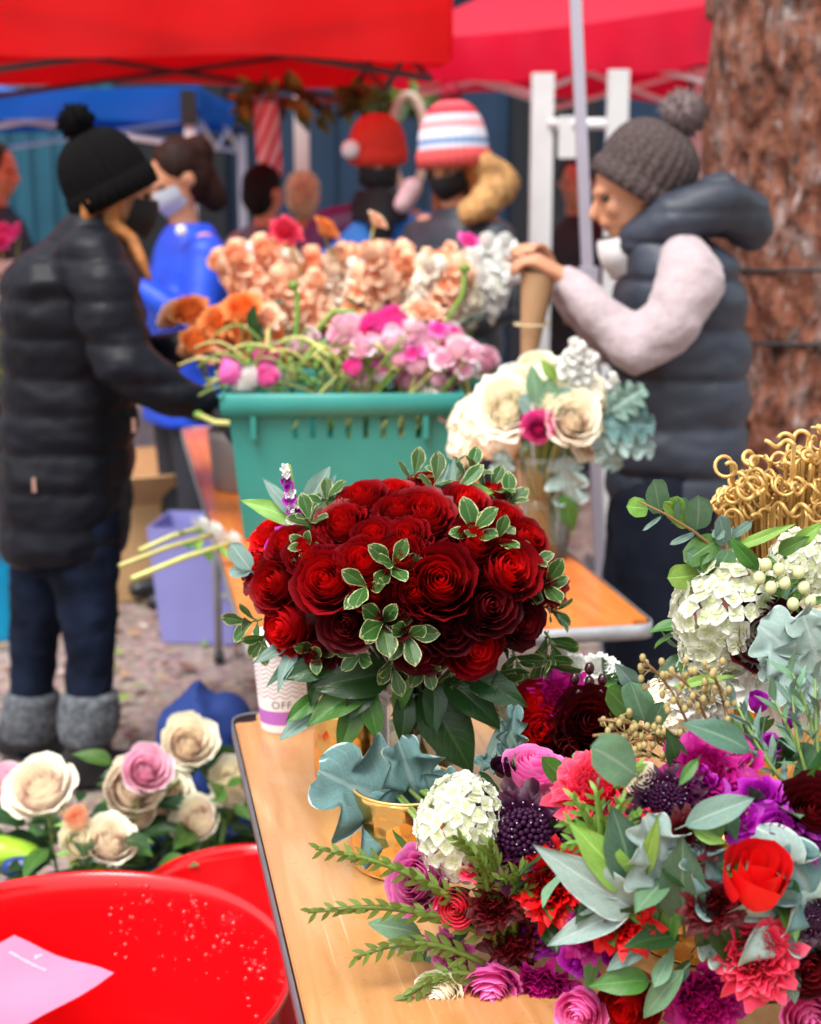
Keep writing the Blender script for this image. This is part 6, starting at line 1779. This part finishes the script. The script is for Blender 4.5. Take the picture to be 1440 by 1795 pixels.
# ================================================================== WHITE CHRYSANTHEMUMS LYING ON THE TABLE EDGE
for (x, y, ex, ey, d) in [(372, 938, 210, 992, 70), (352, 925, 245, 965, 56), (405, 952, 232, 1014, 60)]:
    c = PZ(x, y, TZ + .04)
    e = PZ(ex, ey, TZ + .02)
    t = thing('cut_flower', 'white chrysanthemum lying across the edge of the orange table', 'flower', c, 'white chrysanthemums on the table edge')
    dd = (c - e).normalized()
    obj('bloom', fmesh('mum', 0, V_WHT), t, frame(c, dd + Vector((0, -.2, .5)), (0, 0, 1), S(d / 2, c)))
    stem(t, [c, c.lerp(e, .5) + Vector((0, 0, .005)), e], .006, M_YST)
    for k in range(2):
        q = c.lerp(e, .12 + .12 * k); put_leaf(t, q, Vector((random.uniform(-.3, .8), -.6, random.uniform(-.4, .3))), Vector((0, -.3, 1)), .05, 'ellip', random.choice((M_BRI, M_MID)))
t = thing('cut_flower', 'yellow-green stem held in the black glove', 'flower', P(380, 735, 3.55)); stem(t, [P(348, 727, 3.6), P(378, 740, 3.55), P(413, 742, 3.5)], .007, M_YST, 'stalk')
mb = MB(); mb.add(*ell(P(348, 727, 3.6), (.012, .012, .010), None, 10, 7)); obj('bud', mb.mesh('bud', M_BRI), t)

# ================================================================== CREAM ROSES IN THE BUCKETS
GR = 'cream and blush roses in the buckets'
for (x, y, d, m, bk, lab) in [(75, 1392, 112, V_BLU, 0, None), (8, 1392, 84, V_LIL, 0, 'pale pink rose beside the grey-cuffed boots'), (226, 1384, 100, V_BLU, 0, None), (254, 1352, 82, V_LIL, 0, None), (290, 1407, 102, V_BLU, 1, None), (328, 1305, 92, V_BLU, 1, 'cream rose standing highest, against the dark blue sack'),
        (348, 1444, 82, V_BLU, 1, None), (190, 1482, 88, V_BLU, 0, None), (140, 1478, 70, V_CRM, 0, None), (240, 1430, 70, V_BLU, 0, None), (407, 1372, 76, V_CRM, 1, 'cream rose half hidden by the edge of the wooden table'), (135, 1440, 44, V_PCH, 0, 'small closed peach bud between the cream roses'), (408, 1395, 60, V_BLU, 1, None)]:
    bkp = (BKA, BKB)[bk]
    Yr = bkp.y + (-.12 if y > 1430 else random.uniform(-.06, .06))
    c = P(x, y, Yr); R = S(d / 2, c)
    t = thing('rose', lab or '%s cream rose with blush heart in the %s bucket' % ('large' if d > 95 else 'smaller', ('black', 'navy')[bk]), 'rose', c, 'cream roses, %s, %s bucket' % ('large' if d > 95 else 'smaller', ('black', 'navy')[bk]) if lab is None else None)
    z = Vector((random.uniform(-.4, .4), -.8, .75 + random.uniform(-.2, .3)))
    obj('bloom', fmesh('rose' if d > 50 else 'tulip', random.randrange(4), m), t, frame(c, z, (random.gauss(0, 1), 0, 1), R))
    neck = Vector((bkp.x + (c.x - bkp.x) * .5, bkp.y + (c.y - bkp.y) * .5, .2))
    st = stem(t, [c - z.normalized() * R * .5, c.lerp(neck, .5), neck, Vector((bkp.x + (c.x - bkp.x) * .2, bkp.y, .03))], .0035, M_STEM)
    for k in range(5):
        put_leaf(st, c - z.normalized() * R * .6 - Vector((0, 0, .012 * k)), Vector((math.cos(k * 1.3 + x), -.3 + math.sin(k * 1.3 + x), .2)), Vector((0, -.4, 1)), S(42, c), 'ellip', M_BRI if k < 3 else M_MID, .8)
for i in range(210):
    bk = (BKA, BKB)[i % 2]
    a = random.uniform(0, 2 * PI); q = random.uniform(.02, .2)
    p = Vector((bk.x + q * math.cos(a), bk.y + q * math.sin(a), random.uniform(.16, .40)))
    if i < 2: roots = [thing('rose_foliage', ('dark green rose foliage crowding the black bucket', 'dark green rose foliage crowding the navy bucket')[j], 'foliage', ((BKA, BKB)[j].x, (BKA, BKB)[j].y, .3)) for j in range(2)] if i == 0 else roots
    put_leaf(roots[i % 2], p, Vector((math.cos(a), math.sin(a) - .3, random.uniform(-.3, .8))), Vector((random.gauss(0, .4), -.5, 1)), random.uniform(.05, .10), random.choice(('ellip', 'broad')), random.choice((M_DK, M_DK, M_MID)))
lf = thing('rose_sleeve', 'lime and blue printed wrapper by the rim of the red tub', 'wrapper', P(25, 1495, 2.66))
obj('film', blob('film', [chain([P(5, 1490, 2.66), P(48, 1500, 2.66)], [.03, .026])], plain('lime_film', (.35, .62, .04), .3), .008, 2, wrinkle(.005)), lf)
obj('blue_band', blob('band', [chain([P(20, 1520, 2.63), P(60, 1516, 2.63)], [.02, .018])], bluep, .008, 2), lf)

# ================================================================== GREENERY UNDER THE CANOPY, FAR FLOWERS BY THE WALL
gr = thing('garland', 'leafy green garland hung along the front of the red canopy', 'garland', P(560, 175, 7.1))
for i in range(130):
    px = random.choice((random.gauss(445, 16), random.gauss(650, 45), random.uniform(435, 745))); py = 178 + random.gauss(0, 10)
    p = P(px, py, 7.1 + random.uniform(-.06, .06))
    put_leaf(gr, p, Vector((random.gauss(0, 1), random.gauss(0, .5), random.gauss(-.2, .8))), Vector((random.gauss(0, .5), -1, .4)), random.uniform(.06, .13), 'ellip', random.choice((M_DK, M_MID, M_BRI)))
stem(gr, [P(435, 172, 7.1), P(600, 178, 7.1), P(745, 172, 7.1)], .008, M_BRN, 'cord')
fb = bucket('grey bucket of mixed red and green blooms by the teal wall', P(10, 520, 6.3), .14, .34, steel_d)
for i in range(14):
    px, py = random.uniform(-30, 45), random.uniform(390, 560)
    c = P(px, py, 6.3 + random.uniform(-.15, .15))
    ran_thing(px, py, c.y, random.uniform(22, 40), V_HOT if py < 440 else random.choice((V_WHT, V_CRM)), 'blurred bloom in a tall bucket by the teal wall', 'blooms by the teal wall', 'carn', stem_to=(P(10, 520, 6.3).x, 6.3, .3))
gc = thing('green_bin', 'dark green bin standing behind the blue jacket', 'bin', (P(362, 500, 6.4).x, 6.4, 0))
mb = MB(); c_ = P(362, 500, 6.4); top = P(362, 462, 6.4).z
mb.add(*lathe([(.003, 0), (.13, 0), (.14, .01), (.16, top - .02), (.172, top - .015), (.172, top), (.15, top), (.13, .02), (.003, .015)], 32)); obj('shell', mb.mesh('shell', plain('bottle_green_plastic', (.01, .13, .09), .4)), gc, Matrix.Translation((c_.x, 6.4, 0)))
mb = MB(); mb.add(*tube([(c_.x - .17, 6.3, top - .05), (c_.x, 6.22, top - .12), (c_.x + .17, 6.3, top - .05)], .006, 6)); obj('handle', mb.mesh('handle', steel_d), gc)
